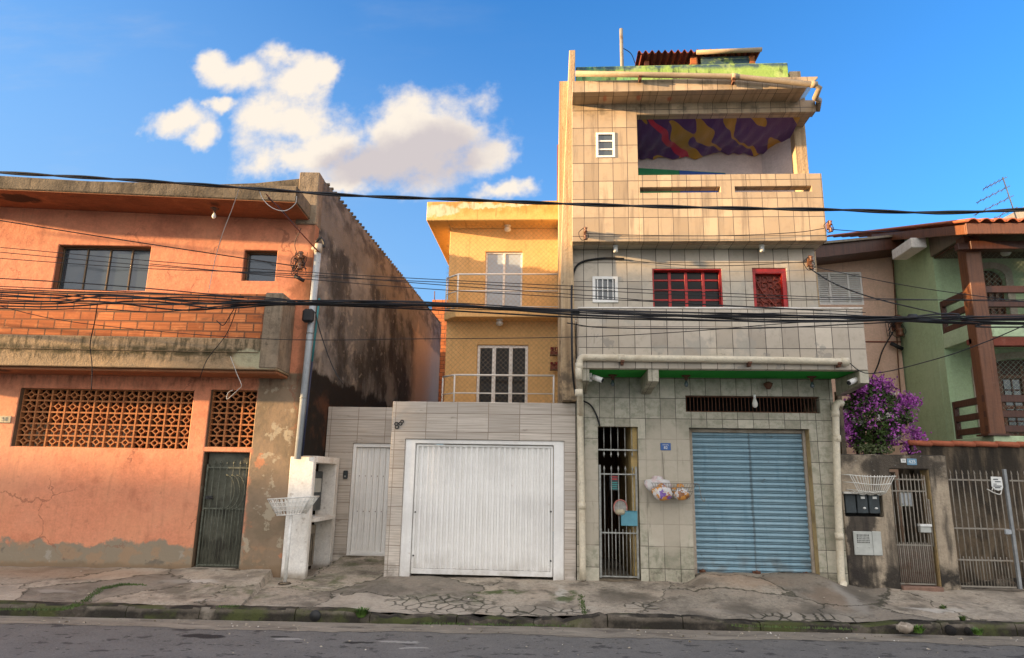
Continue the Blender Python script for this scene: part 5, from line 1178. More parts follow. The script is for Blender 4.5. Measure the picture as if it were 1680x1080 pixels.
s = MB(); s.box(6.720, 7.001, 1.45, 2.2, 6.048, 6.242); part('gutter_beam', s, m_white, t, bevel=.01)
ceiling_lamp('porch_lamp', 'small white lamp on the wooden porch ceiling of the green house', 8.075, .95, zceil-.001, kind='globe')
# roof aerial
p0_ = (9.763, 3.000, 7.235); p1_ = (9.603, 3.000, 8.170)
t = thing('tv_aerial', 'thin yagi television aerial above the green house roof', 'aerial', (p0_[0], 3.0, p0_[2]-.3))
s = MB(); s.tube([(p0_[0]+.05, 3.0, p0_[2]-.35), p1_], .014, 6); part('mast', s, m_iron, t)
s = MB(); a = Vector(p1_); b_ = Vector(p0_)
for k, (l, q_) in enumerate([(.42, .04), (.62, .26), (.74, .50), (.82, .78)]):
    c = a.lerp(b_, q_); d = Vector((-.84, .35, -.40)).normalized()
    s.tube([c+d*(-.08), c+d*l], .009, 5)
    for j in range(5): e = c+d*l*(j+.5)/5; s.tube([e+Vector((0, -.08, .03)), e+Vector((0, .08, -.03))], .005, 4)
part('elements', s, m_iron, t)
s = MB(); s.prism([(13.385, 5.), (13.385+8, 5.), (13.385+8, 10.037+1), (14.154+.3, 10.037+.1), (13.385, 9.552)], 9.0, 9.2)
t = thing('far_house', 'bare beige gable wall rising behind the green house roof at the far right', 'house', (13, 9.1, 0)); part('wall', s, m_tile_mid and m_jamb, t); s = MB(); s.box(11.5, 21, 9.202, 15, 0, 8.2); part('body', s, m_jamb, t)
s = MB(); s.rect(-4.720, -4.177+.8, 3, 8.381, 14, 16, []); t = thing('brick_stack', 'red brick block seen through the gap left of the ochre house', 'brick wall', (-4.436, 15, 3)); part('wall', s, m_brick, t)
s = MB(); s.tube([(-4.651, 14.1, 8.408), (-4.661, 14.1, 8.751)], .02, 5); part('starter_bar', s, m_rust, t)
s = MB(); s.box(0.054, 0.193, 7, 8, 6, 11.178); single('chimney_stack', s, m_fibre, 'narrow dark brown stack rising behind the left flank of the tiled house', 'chimney', bevel=.01)

# ================================================================== boundary wall and gates on the right
t = thing('boundary_wall', 'blackened low render wall with a barred side gate under the bougainvillea', 'wall', (5.2, .1, 0)); BW = t
bx1_ = 6.102; bz = 2.121; pg = (5.229, 5.816, .16, 1.902); ni = (4.50+0*4.450, 5.076, 1.169, 1.508)
s = MB(); s.rect(4.47, bx1_, -.2, bz, 0, .26, [pg, ni]); part('wall', s, m_bndwall, t, bevel=.014)
s = MB(); s.box(ni[0]-.01, ni[1]+.01, .14, .20, ni[2]-.01, ni[3]+.01); part('niche_back', s, m_dark, t)
s = MB(); s.box(pg[1]-.004, pg[1]-.001, .003, .255, pg[2], pg[3]-.002); part('reveal', s, m_glowstrip, t)  # left-facing strip, coloured as if warmly lit
for k in range(3):
    a = ni[0]+.02+(ni[1]-ni[0]-.04)*k/3; b_ = a+(ni[1]-ni[0]-.04)/3-.015
    s = MB(); s.box(a, b_, .02, .139, ni[2]+.05, ni[3]-.01); mb_ = part('meter_box', s, m_meter, t, bevel=.008)
    if k:
        s = MB(); s.box(a+.06, a+.12, .012, .0195, ni[3]-.07, ni[3]-.035); s.ball((b_-.06, .018, ni[2]+.13), .02, 8, 5, (1.3, .4, .8)); part('label', s, m_plate, mb_)
s = MB(); s.box(ni[0]-.02, ni[0]+.28, -.05, .10, ni[3]+.0, ni[3]+.035); part('ledge', s, m_wirewhite, t, bevel=.006)
q_ = (4.581, 4.862, 4.998, 0.603, 0.953)
g_ = thing('gas_cabinet', 'pale grey gas meter cabinet with a small grille set low in the render wall', 'gas cabinet', (q_[0], -.03, q_[3]))
s = MB(); s.box(q_[0], q_[1]-.004, -.025, -.002, q_[3], q_[4]); s.box(q_[1], q_[2], -.018, -.002, q_[3]+.0, q_[4]+.004); cb = part('cover', s, m_gasbox, g_, bevel=.008)
s = MB(); s.rect(q_[0]+.05, q_[1]-.05, q_[4]-.17, q_[4]-.045, -.0275, -.0255, []); part('grille', s, m_black, g_)
s = MB()
for k in range(1, 9): x = q_[0]+.05+(q_[1]-q_[0]-.10)*k/9; s.box(x-.004, x+.004, -.031, -.0278, q_[4]-.17, q_[4]-.045)
for k in range(1, 5): z = q_[4]-.17+.125*k/5; s.box(q_[0]+.05, q_[1]-.05, -.0312, -.028, z-.004, z+.004)
for x in (q_[0]+.05, q_[1]-.06): s.ball((x, -.026, q_[4]-.235), .010, 8, 5)
part('grille_bars', s, m_gasbox, g_)
# wire basket
t = thing('wall_basket', 'bent white wire basket on the render wall above the meter boxes', 'basket', (4.843, -.02, 1.536))
wx0, wx1, wz0, wz1 = 4.469, 5.155, 1.556, 1.784
s = MB()
for (f_, y) in ((0, -.24), (.5, -.30), (1., -.33)):
    z = wz0+(wz1-wz0)*f_; i_ = .14*(1-f_); s.tube(cr([(wx0+i_*.5, -.005, z+.02), (wx0+i_, y, z+.01), ((wx0+wx1)/2, y-.02, z-.015), (wx1-i_, y, z), (wx1-i_*.5, -.005, z)], 5), .007, 5)
for k in range(16):
    f_ = k/15; xa = wx0+.14+(wx1-wx0-.28)*f_; xb = wx0+.01+(wx1-wx0-.02)*f_; s.tube(cr([(xa, -.005, wz0-.01+.02*math.sin(k*2.1)), (xa, -.16, wz0-.04+.02*math.sin(k*1.3)), (xa+.01, -.25, wz0-.01), (xb+.01*math.sin(k*5), -.335, wz1+.008)], 4), .0065, 5)
part('wire_frame', s, m_wirewhite, t)
# plates
p = (5.448, -0.006, 2.030); t = thing('number_plate', 'tiny white number plate over the barred side gate', 'house number', (p[0], -.004, p[2]-.03)); s = MB(); s.box(p[0]-.038, p[0]+.038, -.010, -.002, p[2]-.03, p[2]+.03); part('plate', s, m_plate, t); lettering('numeral', '70', .042, p[0], -.011, p[2], m_black, t, .0006)
p = (5.575, -0.006, 2.013); t = thing('number_plate', 'light blue enamel number plate 425 over the barred side gate', 'house number', (p[0], -.004, p[2]-.05)); s = MB(); s.box(p[0]-.074, p[0]+.074, -.012, -.002, p[2]-.05, p[2]+.05); part('plate', s, m_bluesign2, t, bevel=.005); lettering('numeral', '425', .072, p[0], -.0135, p[2], m_plate, t, .001)
# side gate (part of the wall it hangs in)
b = MB(); ga0, ga1 = pg[0]+.03, pg[1]-.09; zc_ = [1.744, 1.568, 0.763]; ztp = 1.809
for k in range(9):
    x = ga0+(ga1-ga0)*k/8; b.tube([(x, .05, pg[2]+.05), (x, .05, ztp-.05)], .0085, 6); spear(b, x, .05, ztp-.06, 1, .7)
    if k < 8: x += (ga1-ga0)/16; b.tube([(x, .05, pg[2]+.05), (x, .05, zc_[2]+.04)], .008, 6)
for z in zc_+[pg[2]+.04]: b.box(ga0-.02, ga1+.03, .042, .058, z-.011, z+.011)
b.tube([(ga1+.035, .05, pg[2]+.03), (ga1+.035, .05, ztp)], .013, 8); b.tube([(ga1+.055, .03, .75), (ga1+.055, .03, 1.45)], .012, 8)
sg = part('side_gate', b, m_gatebar, BW)
b = MB(); z = pg[2]+.08
b.tube([(ga0-.045+.016*math.sin(k*.9), .05, z+1.5*k/80+.25) for k in range(81)], .008, 5); part('scroll_stile', b, m_black, sg)
b = MB(); b.box(ga0-.02, ga1+.03, .062, .066, pg[2]+.06, zc_[2]); part('kick_sheet', b, wallmat('brown perforated sheet', (.20, .13, .10), [dict(c=(.10, .06, .045), s=30, lo=.5, hi=.6, a=.7)], bump=.2), sg)
s = MB(); s.box(pg[0], pg[1], -.06, .26, .02, pg[2]+.015); part('doorstep', s, m_redstep, BW, bevel=.01)
p = (5.472, 0.000, 1.447); t = thing('meter_plate', 'grey glazed plate fixed behind the bars of the narrow side gate', 'plate', (p[0], .08, p[2]-.1)); s = MB(); s.box(p[0]-.10, p[0]+.10, .07, .11, p[2]-.11, p[2]+.10); part('case', s, m_gasbox, t, bevel=.006); s = MB(); s.box(p[0]-.085, p[0]+.085, .066, .0695, p[2]-.09, p[2]+.08); part('face', s, m_pipegrey, t)
p = (5.687, 0.000, 1.008); t = thing('letter_slot', 'small white letter slot box low on the narrow side gate', 'letter box', (p[0], .03, p[2]-.06)); s = MB(); s.box(p[0]-.08, p[0]+.08, .015, .10, p[2]-.055, p[2]+.03); part('case', s, m_gasbox, t, bevel=.005); s = MB(); s.box(p[0]-.088, p[0]+.088, -.005, .10, p[2]+.032, p[2]+.07); part('flap', s, m_plate, t, bevel=.005)
# driveway gate
gx0, gx1, gz0 = bx1_+.03, 9.2, 0.166; zt_ = 1.846; zA, zB, zC = 1.753, 1.027, 0.566
t = thing('driveway_gate', 'wide barred driveway gate with spear tips at the right edge of the street', 'gate', (7.6, .05, gz0)); xp = 6.974
def leaf(a, b_, n):
    b = MB()
    for k in range(n+1):
        x = a+(b_-a)*k/n; b.tube([(x, .05, gz0+.03), (x, .05, zt_-.01)], .0085, 6); spear(b, x, .05, zt_-.03, 1, .8)
        if k < n: b.tube([(x+(b_-a)/n/2, .05, gz0+.03), (x+(b_-a)/n/2, .05, zC+.05)], .008, 6)
    for z in (zA, zB, zC, gz0+.02): b.box(a-.04, b_+.04, .04, .06, z-.012, z+.012)
    return b
part('leaf', leaf(gx0+.03, xp-.09, 8), m_gatebar, t); part('leaf', leaf(xp+.10, gx1, 22), m_gatebar, t)
s = MB(); s.box(xp-.022, xp+.022, .02, .07, gz0, 1.925); part('meeting_post', s, m_postgrey, t, bevel=.004)
p = (6.826, 0.000, 1.710); s = MB(); s.prism([(p[0]-.085, p[2]-.05), (p[0]-.04, p[2]-.10), (p[0]+.06, p[2]-.105), (p[0]+.085, p[2]-.06), (p[0]+.08, p[2]+.095), (p[0]-.08, p[2]+.10)], .018, .026)
t = thing('gate_sign', 'small white shield notice wired to the driveway gate', 'sign', (p[0], .02, p[2]-.1)); part('plate', s, m_plate, t, bevel=.003)
s = MB(); s.box(p[0]-.05, p[0]+.02, .0155, .0175, p[2]+.05, p[2]+.065); s.box(p[0]-.03, p[0]+.055, .0155, .0175, p[2]+.015, p[2]+.03); s.box(p[0]-.055, p[0]-.01, .0155, .0175, p[2]-.02, p[2]-.008); s.box(p[0]-.06, p[0]+.06, .0155, .0175, p[2]-.05, p[2]-.035); s.box(p[0]-.04, p[0]+.04, .0155, .0175, p[2]-.075, p[2]-.06); part('print', s, m_meter, t)
p = (6.891, 0.000, 0.989); s = MB(); s.box(p[0]-.045, p[0]+.045, .0, .035, p[2]-.035, p[2]+.035); single('gate_lock', s, m_pipegrey, 'grey lock box on the middle rail of the driveway gate', 'lock', bevel=.005)
p = (6.914, 0.000, 1.629); s = MB(); d_ = [(-.16, .02), (-.05, -.04), (.03, -.05), (.05, .03), (.0, .0), (-.06, .05), (-.09, -.0)]; s.tube(cr([(p[0]-.08+x, .03, p[2]-.03+z) for x, z in d_], 4), .008, 5); single('wire_scrap', s, m_wirewhite, 'scrap of pale bent wire caught on the driveway gate', 'wire')
# retaining wall, ramp and coping behind the gates
t = thing('retaining_wall', 'damp dark retaining wall with a clay tile coping under the green house balcony', 'wall', (8, .4, 0)); cz = 2.306
s = MB(); s.box(5.814, 12, .44, .60, -.2, cz); part('wall', s, m_backwall, t, bevel=.01)
s = MB()
xx = 5.766
while xx < 12: s.tube([(xx, .42, cz+.03), (xx+.36, .42, cz+.018)], .045, 8); xx += .34
part('coping_tiles', s, m_rooftile, t)
s = MB(); s.prism([(6.2, .1), (11, .1), (11, .95), (9.5, .75), (7.9, .36), (6.2, .18)][:6], .34, .438); part('ramp_kerb', s, m_bndwall, t, bevel=.01)
s = MB(); s.box(4.52, 4.62, .3, 3.0, -.2, 2.0); s.box(4.63, 6.4, 2.3, 2.4, -.2, 1.9); t = thing('yard_wall', 'dim rendered yard wall behind the narrow barred side gate', 'wall', (5.4, 2.3, 0)); part('wall', s, m_backwall, t)
s = MB(); s.box(5.737, 5.929, .62, .8, -.2, 2.05); single('gate_post', s, m_conc, 'bare concrete post standing behind the narrow barred side gate', 'post', bevel=.01)
s = MB(); s.box(4.650, 4.728, .3, .42, 1.2, 3.153); single('concrete_post', s, m_conc, 'slim grey concrete post between the tiled house and the bougainvillea', 'post', bevel=.008)

# ================================================================== bougainvillea
bc = (5.369, 0.750, 2.761)
t = thing('bougainvillea', 'bushy bougainvillea with purple and a few white flowers above the render wall', 'bush', (bc[0]-.25, .85, 1.2))
s = MB()
for (a, b_) in (((bc[0]-.25, .9, .3), (bc[0]-.2, .85, 2.0)), ((bc[0]-.2, .85, 2.0), (bc[0]+.15, .75, 2.6)), ((bc[0]-.2, .85, 2.0), (bc[0]-.4, .75, 2.7)), ((bc[0]+.15, .75, 2.3), (bc[0]+.55, .65, 2.35))): s.tube([a, b_], .03, 6, r1=.012)
part('trunk', s, m_wooddark, t)
def crownpt(k=1.):
    while True:
        v = Vector((random.uniform(-1, 1), random.uniform(-1, 1), random.uniform(-1, 1)))
        if v.length <= 1: break
    v = v.normalized()*(v.length**.45)
    az = math.atan2(v.z, v.x); m_ = 1+.13*math.sin(az*4+1)+.10*math.sin(az*9+2)+.06*math.sin(az*17+v.y*5)
    c = Vector((bc[0]+.02+v.x*.52*m_*k, bc[1]+v.y*.42*k, bc[2]+.02+v.z*.60*m_*k))
    if c.z < bc[2]-.35: c.x -= .10
    return c
clumps = [crownpt(1.0) for _ in range(80)]
sprigs = []
for k in range(15):
    a = random.uniform(-.9, 3.6); st_ = Vector((bc[0]+.48*math.cos(a), bc[1]-.22, bc[2]+.48*math.sin(a))); dr_ = Vector((math.cos(a), -.25, math.sin(a)))*random.uniform(.14, .26)+Vector((0, 0, -.08)); sprigs.append((st_, st_+dr_*.6+Vector((0, 0, .04)), st_+dr_))
    clumps += [st_+dr_*f for f in (.35, .65, .95)]
def quads(mb, n, gen, size, cup=.0):
    for _ in range(n):
        c = gen(); a = Vector((random.gauss(0, 1), random.gauss(0, 1), random.gauss(0, 1))).normalized(); b = a.orthogonal().normalized(); ang = random.uniform(0, 6.28); b = (b*math.cos(ang)+a.cross(b)*math.sin(ang)); k = size*random.uniform(.7, 1.3); n_ = a.cross(b)*k*cup
        mb.add([c-a*k, c+b*k*.6+n_, c+a*k, c-b*k*.6+n_], [(0, 1, 2, 3)])
def leafmat(name, c, tr=.3, var=.4):
    m = plain(name, c, .6, var=var, scale=7); b = m.node_tree.nodes['Principled BSDF']; b.inputs['Transmission Weight'].default_value = 0; b.inputs['Subsurface Weight'].default_value = 0; return m
s = MB(); quads(s, 4200, lambda: crownpt(.99), .034, .25); part('leaves', s, leafmat('dark bush leaf', (.055, .095, .02)), t, recalc=False)['kind'] = 'stuff'
def inclump():
    c = random.choice(clumps); return c+Vector((random.gauss(0, .055), random.gauss(0, .05), random.gauss(0, .055)))
s = MB(); quads(s, 4600, inclump, .027, .35); part('purple_flowers', s, leafmat('purple bract', (.42, .10, .42), var=.5), t, recalc=False)['kind'] = 'stuff'
wc = [crownpt(1.03) for _ in range(44)]; wc = [c for c in wc if c.y < bc[1]+.1]
s = MB(); quads(s, 760, lambda: random.choice(wc)+Vector((random.gauss(0, .018), random.gauss(0, .018), random.gauss(0, .018))), .020, .35); part('white_flowers', s, leafmat('white bract', (.66, .60, .56), var=.1), t, recalc=False)['kind'] = 'stuff'
s = MB(); quads(s, 260, lambda: Vector((bc[0]+random.uniform(-.45, .15), bc[1]-.3+random.uniform(-.1, .1), bc[2]-.52+random.uniform(-.08, .06))), .03, .3); part('fringe_leaves', s, leafmat('grey green leaf', (.12, .15, .06)), t, recalc=False)
s = MB()
for p_ in sprigs: s.tube(cr(p_, 4), .005, 4)
part('shoots', s, m_wooddark, t)

# ================================================================== weeds, stones, drain
def tuft(name, label, x, y, z, r, n, c):
    s = MB()
    for _ in range(n):
        a = random.uniform(0, 6.28); q_ = random.uniform(0, r)*.7; b = Vector((x+q_*math.cos(a), y+q_*math.sin(a), z)); l = r*random.uniform(.6, 1.5); tip = b+Vector((math.cos(a)*l*.6, math.sin(a)*l*.5, l*random.uniform(.4, 1.0))); sd_ = Vector((-math.sin(a), math.cos(a), 0))*.007
        mid = b.lerp(tip, .55)+Vector((0, 0, l*.18)); s.add([b-sd_, b+sd_, mid+sd_, tip, mid-sd_], [(0, 1, 2, 4), (4, 2, 3)])
    return single(name, s, leafmat(name+' blades', c, var=.4), label, 'weed', base=(x, y, z), group='weeds along the kerb', recalc=False)
tuft('weed_tuft', 'thick green weed tuft at the kerb below the left edge of the grey garage wall', *(-2.463, -1.986), -.12, .085, 420, (.06, .115, .018))
tuft('weed_tuft', 'bright weed tuft beside the pale stone on the kerb', *(4.531, -1.803), -.14, .08, 160, (.08, .16, .02))
tuft('weed_tuft', 'small weed tuft right of the drain holes in the kerb', *(5.246, -1.803), -.14, .065, 120, (.075, .15, .02))
tuft('weed_tuft', 'low weed tuft at the foot of the bare pier by the litter basket', *(-4.495, 0.454), .08, .07, 110, (.05, .085, .02))
tuft('weed_tuft', 'low weed tuft at the right foot of the white meter niche', *(-3.919, 0.740), .05, .06, 90, (.05, .09, .02))
tuft('weed_tuft', 'tiny weed tuft in the pavement crack below the barred side gate', *(5.323, -0.914), 0, .05, 60, (.075, .12, .025))
tuft('weed_tuft', 'tiny weed tuft at the pavement edge below the driveway gate', *(5.243, -1.521), -.03, .05, 60, (.075, .12, .025))
s = MB(); ys_ = [((-4.026, -1.898)), ((-4.021, -1.434)), ((-3.962, -0.708)), ((-3.563, -0.531)), ((-5.925, -1.614))]
def mossline(pts, n, w_):
    for _ in range(n):
        k = random.randrange(len(pts)-1); a = Vector(pts[k]); b = Vector(pts[k+1]); c = a.lerp(b, random.random())+Vector((random.gauss(0, w_), random.gauss(0, w_*.6))); z = zg(c.x, c.y)+.004
        h = random.uniform(.008, .03); a_ = random.uniform(0, 6.28); s.add([(c.x-.008, c.y, z-.004), (c.x+.008, c.y, z-.004), (c.x+.012*math.cos(a_), c.y+.012*math.sin(a_), z+h)], [(0, 1, 2)])
mossline([(-6.814, -2.640), (-6.084, -2.564), (-6.137, -2.158), (-6.369, -1.394), (-6.235, -1.124), (-5.905, -1.146)], 900, .035)
mossline([(-4.311, -2.064), (-4.022, -1.987)], 160, .03); mossline([(-1.606, -2.467), (0.161, -2.344)], 260, .04); mossline([(0.380, -0.825), (0.406, -1.789)], 120, .02)
mossline([(2.190, -2.061), (3.651, -2.060)], 160, .03)
for o_ in [single('moss_strips', s, leafmat('moss blade', (.06, .095, .02)), 'thin strips of moss and grass growing in the pavement joints', 'moss', base=(0, -1, 0), kind='stuff', recalc=False)]: pass
s = MB()
for _ in range(330):
    x = random.uniform(-8, 7.5)
    if random.random() < .6: y = yk(x)-random.uniform(.01, .40); z = ZR+.010
    elif random.random() < .5: y = yk(x)-random.uniform(.4, 1.6); z = ZR
    else: y = random.uniform(yk(x)+.2, -.1); z = zg(x, y)+.004
    r = random.choice((.006, .009, .012, .016, .022))*random.uniform(.7, 1.2); a_ = random.uniform(0, 6.28)
    ca, sa = math.cos(a_)*r, math.sin(a_)*r
    s.add([(x+ca, y+sa, z), (x-sa, y+ca, z), (x-ca*1.3, y-sa*1.3, z), (x+sa, y-ca, z), (x+ca*.2, y, z+r*.7)], [(0, 1, 4), (1, 2, 4), (2, 3, 4), (3, 0, 4), (3, 2, 1, 0)])
m_grit = wallmat('grit and chips', (.34, .29, .22), [dict(c=(.66, .62, .55), s=1.3, lo=.56, hi=.58), dict(c=(.10, .08, .05), s=1.7, lo=.55, hi=.57)], bump=.1)
single('gravel_grit', s, m_grit, 'scattered grit and small pale chips along the gutter and pavement', 'grit', base=(0, -2, ZR), kind='stuff')
def stone(label, x, y, z, r, mt):
    s = MB(); s.ball((x, y, z+r*.5), r, 12, 8, (1.25, .8, .75)); s.xf(lambda a, b, c: (a+.10*r*math.sin(b*90+c*50), b+.1*r*math.sin(a*80), c+.12*r*math.sin(a*70+b*60)))
    single('loose_stone', s, mt, label, 'stone', base=(x, y, z))
p = (4.377, -1.805); stone('pale loose stone lying on the kerb beside a weed tuft', p[0], p[1], -.13, .085, m_jamb)
p = (2.324, -2.109)
s = MB(); p = (4.956, -1.780, -0.118)
for (px, r) in ((4.998, .062), (5.220, .045)):
    y = yk(px); s.tube([(px, y-.035, -.135), (px, y+.03, -.13)], r, 14)
single('drain_mouth', s, m_dark, 'two round black drain outlets in the kerb at the right', 'drain')
s = MB(); px = -3.046; s.tube([(px, yk(px)-.012, -.115), (px, yk(px)+.02, -.115)], .07, 16); single('kerb_drain', s, m_black, 'round metal drain plate in the kerb below the litter basket', 'drain')

# ================================================================== overhead cables
YC = -1.9
def cable(name, label, pts, r, mat=None, twist=0, group=None, k=6):
    p = cr(pts, k); s = MB()
    if twist:
        for ph in (0, math.pi):
            q_ = []
            for i in range(len(p)-1):
                for j in range(6):
                    f_ = j/6; v = p[i].lerp(p[i+1], f_); a = (v.x)*3.2+ph; q_.append(v+Vector((0, math.cos(a)*r, math.sin(a)*r)))
            s.tube(q_, r, 6)
    else: s.tube(p, r, 6)
    return single(name, s, mat or m_cable, label, 'cable', base=tuple(p[0]), group=group)
cable('street_cable', 'topmost twisted street cable crossing the sky from the salmon roof to the right edge', [(-15, YC, 6.62), (-8.605, -1.900, 6.153), (-5.935, -1.900, 5.962), (-3.179, -1.900, 5.729), (-1.529, -1.900, 5.646), (0.785, -1.900, 5.532), (3.785, -1.900, 5.444), (6.509, -1.900, 5.423), (13, YC, 6.0)], .0145, twist=1)
t = thing('cable_bundle', 'thick sagging bundle of black telephone cables across the middle of the street front', 'cable bundle', (-15, YC, 4.2), group=None)
strands = [
    [(-8.219, -1.934, 4.267), (-6.230, -1.944, 4.199), (-4.219, -1.930, 4.140), (-3.404, -1.929, 4.060), (-1.807, -1.963, 4.027), (0.253, -1.966, 3.940), (2.017, -1.916, 3.930), (3.642, -1.951, 3.883), (5.316, -1.953, 3.863), (6.286, -1.907, 3.857)],
    [(-8.242, -1.884, 4.168), (-6.718, -1.906, 4.191), (-5.139, -1.896, 4.094), (-3.767, -1.925, 4.097), (-1.820, -1.896, 4.040), (0.255, -1.882, 3.940), (1.935, -1.903, 3.879), (3.663, -1.890, 3.867), (5.346, -1.894, 3.846), (6.271, -1.930, 3.858)],
    [(-8.258, -1.858, 4.137), (-6.344, -1.876, 4.051), (-4.681, -1.892, 4.068), (-3.616, -1.842, 4.074), (-1.649, -1.865, 4.000), (0.256, -1.851, 3.948), (1.780, -1.841, 3.891), (3.266, -1.851, 3.821), (4.900, -1.839, 3.881), (6.308, -1.870, 3.844)],
    [(-8.243, -1.861, 4.071), (-6.850, -1.832, 4.109), (-5.432, -1.835, 3.971), (-4.320, -1.882, 4.044), (-3.420, -1.880, 4.046), (-1.648, -1.875, 4.032), (0.343, -1.830, 3.989), (2.279, -1.862, 3.934), (4.087, -1.850, 3.880), (6.301, -1.870, 3.793)],
    [(-8.187, -1.906, 3.975), (-6.870, -1.908, 3.977), (-5.761, -1.894, 3.928), (-4.766, -1.894, 4.022), (-3.604, -1.875, 4.083), (-1.560, -1.888, 4.073), (0.426, -1.873, 3.958), (2.437, -1.878, 3.858), (3.912, -1.870, 3.836), (6.297, -1.889, 3.852)],
    [(-8.215, -1.926, 4.213), (-6.513, -1.919, 4.123), (-5.222, -1.923, 4.141), (-3.846, -1.943, 4.056), (-1.990, -1.934, 4.080), (0.169, -1.964, 3.897), (2.093, -1.927, 3.825), (3.476, -1.943, 3.797), (5.156, -1.960, 3.873), (6.246, -1.973, 3.873)],
    [(-8.326, -1.821, 4.337), (-6.373, -1.875, 4.246), (-4.536, -1.832, 4.158), (-3.433, -1.856, 4.107), (-1.474, -1.871, 4.043), (0.767, -1.863, 3.947), (2.616, -1.834, 3.901), (4.338, -1.828, 3.869), (6.298, -1.878, 3.808)],
    [(-8.190, -1.911, 4.011), (-6.075, -1.871, 4.099), (-4.853, -1.894, 3.985), (-3.787, -1.861, 4.050), (-1.913, -1.855, 3.987), (0.255, -1.884, 3.869), (2.275, -1.854, 3.832), (4.224, -1.895, 3.825), (5.348, -1.909, 3.927), (6.298, -1.878, 3.812)],
    [(-8.159, -1.984, 4.168), (-5.819, -1.971, 4.018), (-4.200, -1.959, 4.078), (-2.504, -1.986, 4.073), (-0.681, -1.993, 3.978), (1.096, -1.944, 3.931), (2.904, -1.977, 3.900), (4.684, -1.938, 3.811), (6.268, -1.942, 3.889)],
    [(-8.197, -1.919, 4.084), (-6.520, -1.916, 4.161), (-4.945, -1.908, 4.054), (-3.052, -1.911, 4.038), (-1.119, -1.914, 3.997), (0.593, -1.910, 3.879), (2.353, -1.891, 3.895), (3.978, -1.917, 3.878), (5.641, -1.921, 3.794), (6.272, -1.904, 3.744)],
    [(-8.200, -1.949, 4.234), (-5.409, -1.908, 4.108), (-3.045, -1.935, 4.041), (-0.428, -1.934, 3.995), (1.592, -1.966, 3.884), (3.486, -1.942, 3.921), (5.322, -1.932, 3.811), (6.243, -1.966, 3.824)],
]
for i, p in enumerate(strands):
    a, b_ = Vector(p[0]), Vector(p[-1]); p = [(-15, YC+random.uniform(-.05, .05), a.z+.35+.15*math.sin(i)), *p, (13, YC, b_.z+.1+.05*math.sin(i))]
    s = MB(); s.tube(cr(p, 6), (.008, .0105, .0065, .0115)[i % 4], 6); part('strand', s, m_cable, t)
for (p, w_) in (((0.297, -1.900, 3.932), .05), ((4.845, -1.900, 3.875), .05), ((-3.791, -1.900, 4.067), .05)):
    s = MB(); s.tube([(p[0]-w_, p[1], p[2]), (p[0]+w_, p[1], p[2])], .045, 10); part('lashing', s, m_cable, t)
M_ = 'thin service wires across the fronts'
def wire(label, pts, r=.0055, mat=None, name='service_wire', k=6): cable(name, label, pts, r, mat, group=M_, k=k)
wire('service wire rising left from the salmon wall bracket over the wide window', [(-9.454, -1.500, 5.626), (-8.909, -1.400, 5.559), (-7.292, -1.000, 5.398), (-5.353, -0.300, 5.279), (-4.398, -0.130, 5.178)], .009)
wire('upper of the thin wires running right from the wide salmon window across both balconies', [(-9.050, -1.600, 5.065), (-8.643, -1.600, 5.033), (-6.196, -1.600, 4.808), (-3.845, -1.600, 4.629), (-1.531, -1.600, 4.494), (0.352, -1.600, 4.400), (3.633, -1.600, 4.247), (6.852, -1.600, 4.171)])
wire('second thin wire below the ochre balcony handrail running the whole width', [(-8.987, -1.650, 4.967), (-8.582, -1.650, 4.936), (-6.153, -1.650, 4.714), (-3.819, -1.650, 4.547), (-1.522, -1.650, 4.442), (0.350, -1.650, 4.331), (3.612, -1.650, 4.197), (6.821, -1.650, 4.192)])
wire('third thin wire drooping across the middle of the ochre balcony', [(-8.922, -1.700, 4.861), (-8.519, -1.700, 4.820), (-6.114, -1.700, 4.649), (-3.801, -1.700, 4.560), (-1.512, -1.700, 4.381), (0.348, -1.700, 4.244), (2.069, -1.700, 4.102), (3.746, -1.700, 4.016)])
wire('fourth thin wire that meets the cable bundle at the right of the tiled house', [(-6.093, -1.750, 4.710), (-3.775, -1.750, 4.479), (-1.860, -1.750, 4.320), (0.346, -1.750, 4.185), (2.059, -1.750, 4.098), (4.301, -1.750, 3.979)])
wire('thin wire sloping from the left edge into the bundle below the wide salmon window', [(-8.761, -1.800, 4.487), (-8.369, -1.800, 4.467), (-7.203, -1.800, 4.400), (-5.929, -1.850, 4.291), (-4.504, -1.900, 4.148)], .008)
wire('thin wire crossing the lower ochre balcony door at mid height', [(-8.667, -1.600, 4.129), (-7.157, -1.600, 3.828), (-4.306, -1.600, 3.597), (-1.855, -1.600, 3.609), (0.349, -1.600, 3.647), (1.904, -1.600, 3.734), (3.352, -1.600, 3.863), (4.432, -1.800, 3.872)])
wire('thin wire across the tiled balcony parapet just below the bundle', [(0.173, -1.700, 3.829), (0.777, -1.700, 3.760), (2.728, -1.700, 3.759), (4.264, -1.800, 3.811), (5.344, -1.900, 3.851)], .008)
wire('service wire from the red balcony door bracket down into the bundle', [(4.190, -0.150, 5.134), (4.402, -0.600, 4.729), (4.744, -1.200, 4.320), (5.360, -1.880, 3.898)], .010)
wire('second service wire from the red balcony door bracket passing over the green house', [(4.193, -0.150, 5.176), (5.101, -0.700, 4.739), (5.794, -1.200, 4.423), (6.847, -1.600, 4.136)], .006)
wire('wire from the tiled balcony right end rising over the green house slab', [(4.304, -0.980, 3.436), (4.599, -1.100, 3.229), (5.399, -1.400, 3.405), (5.904, -1.700, 3.592), (6.375, -1.880, 3.808)], .007)
wire('short wire from the top floor right bracket to the peach roof edge', [(4.395, -0.500, 5.682), (5.695, 1.000, 6.200), (7.088, 2.200, 6.659)], .008)
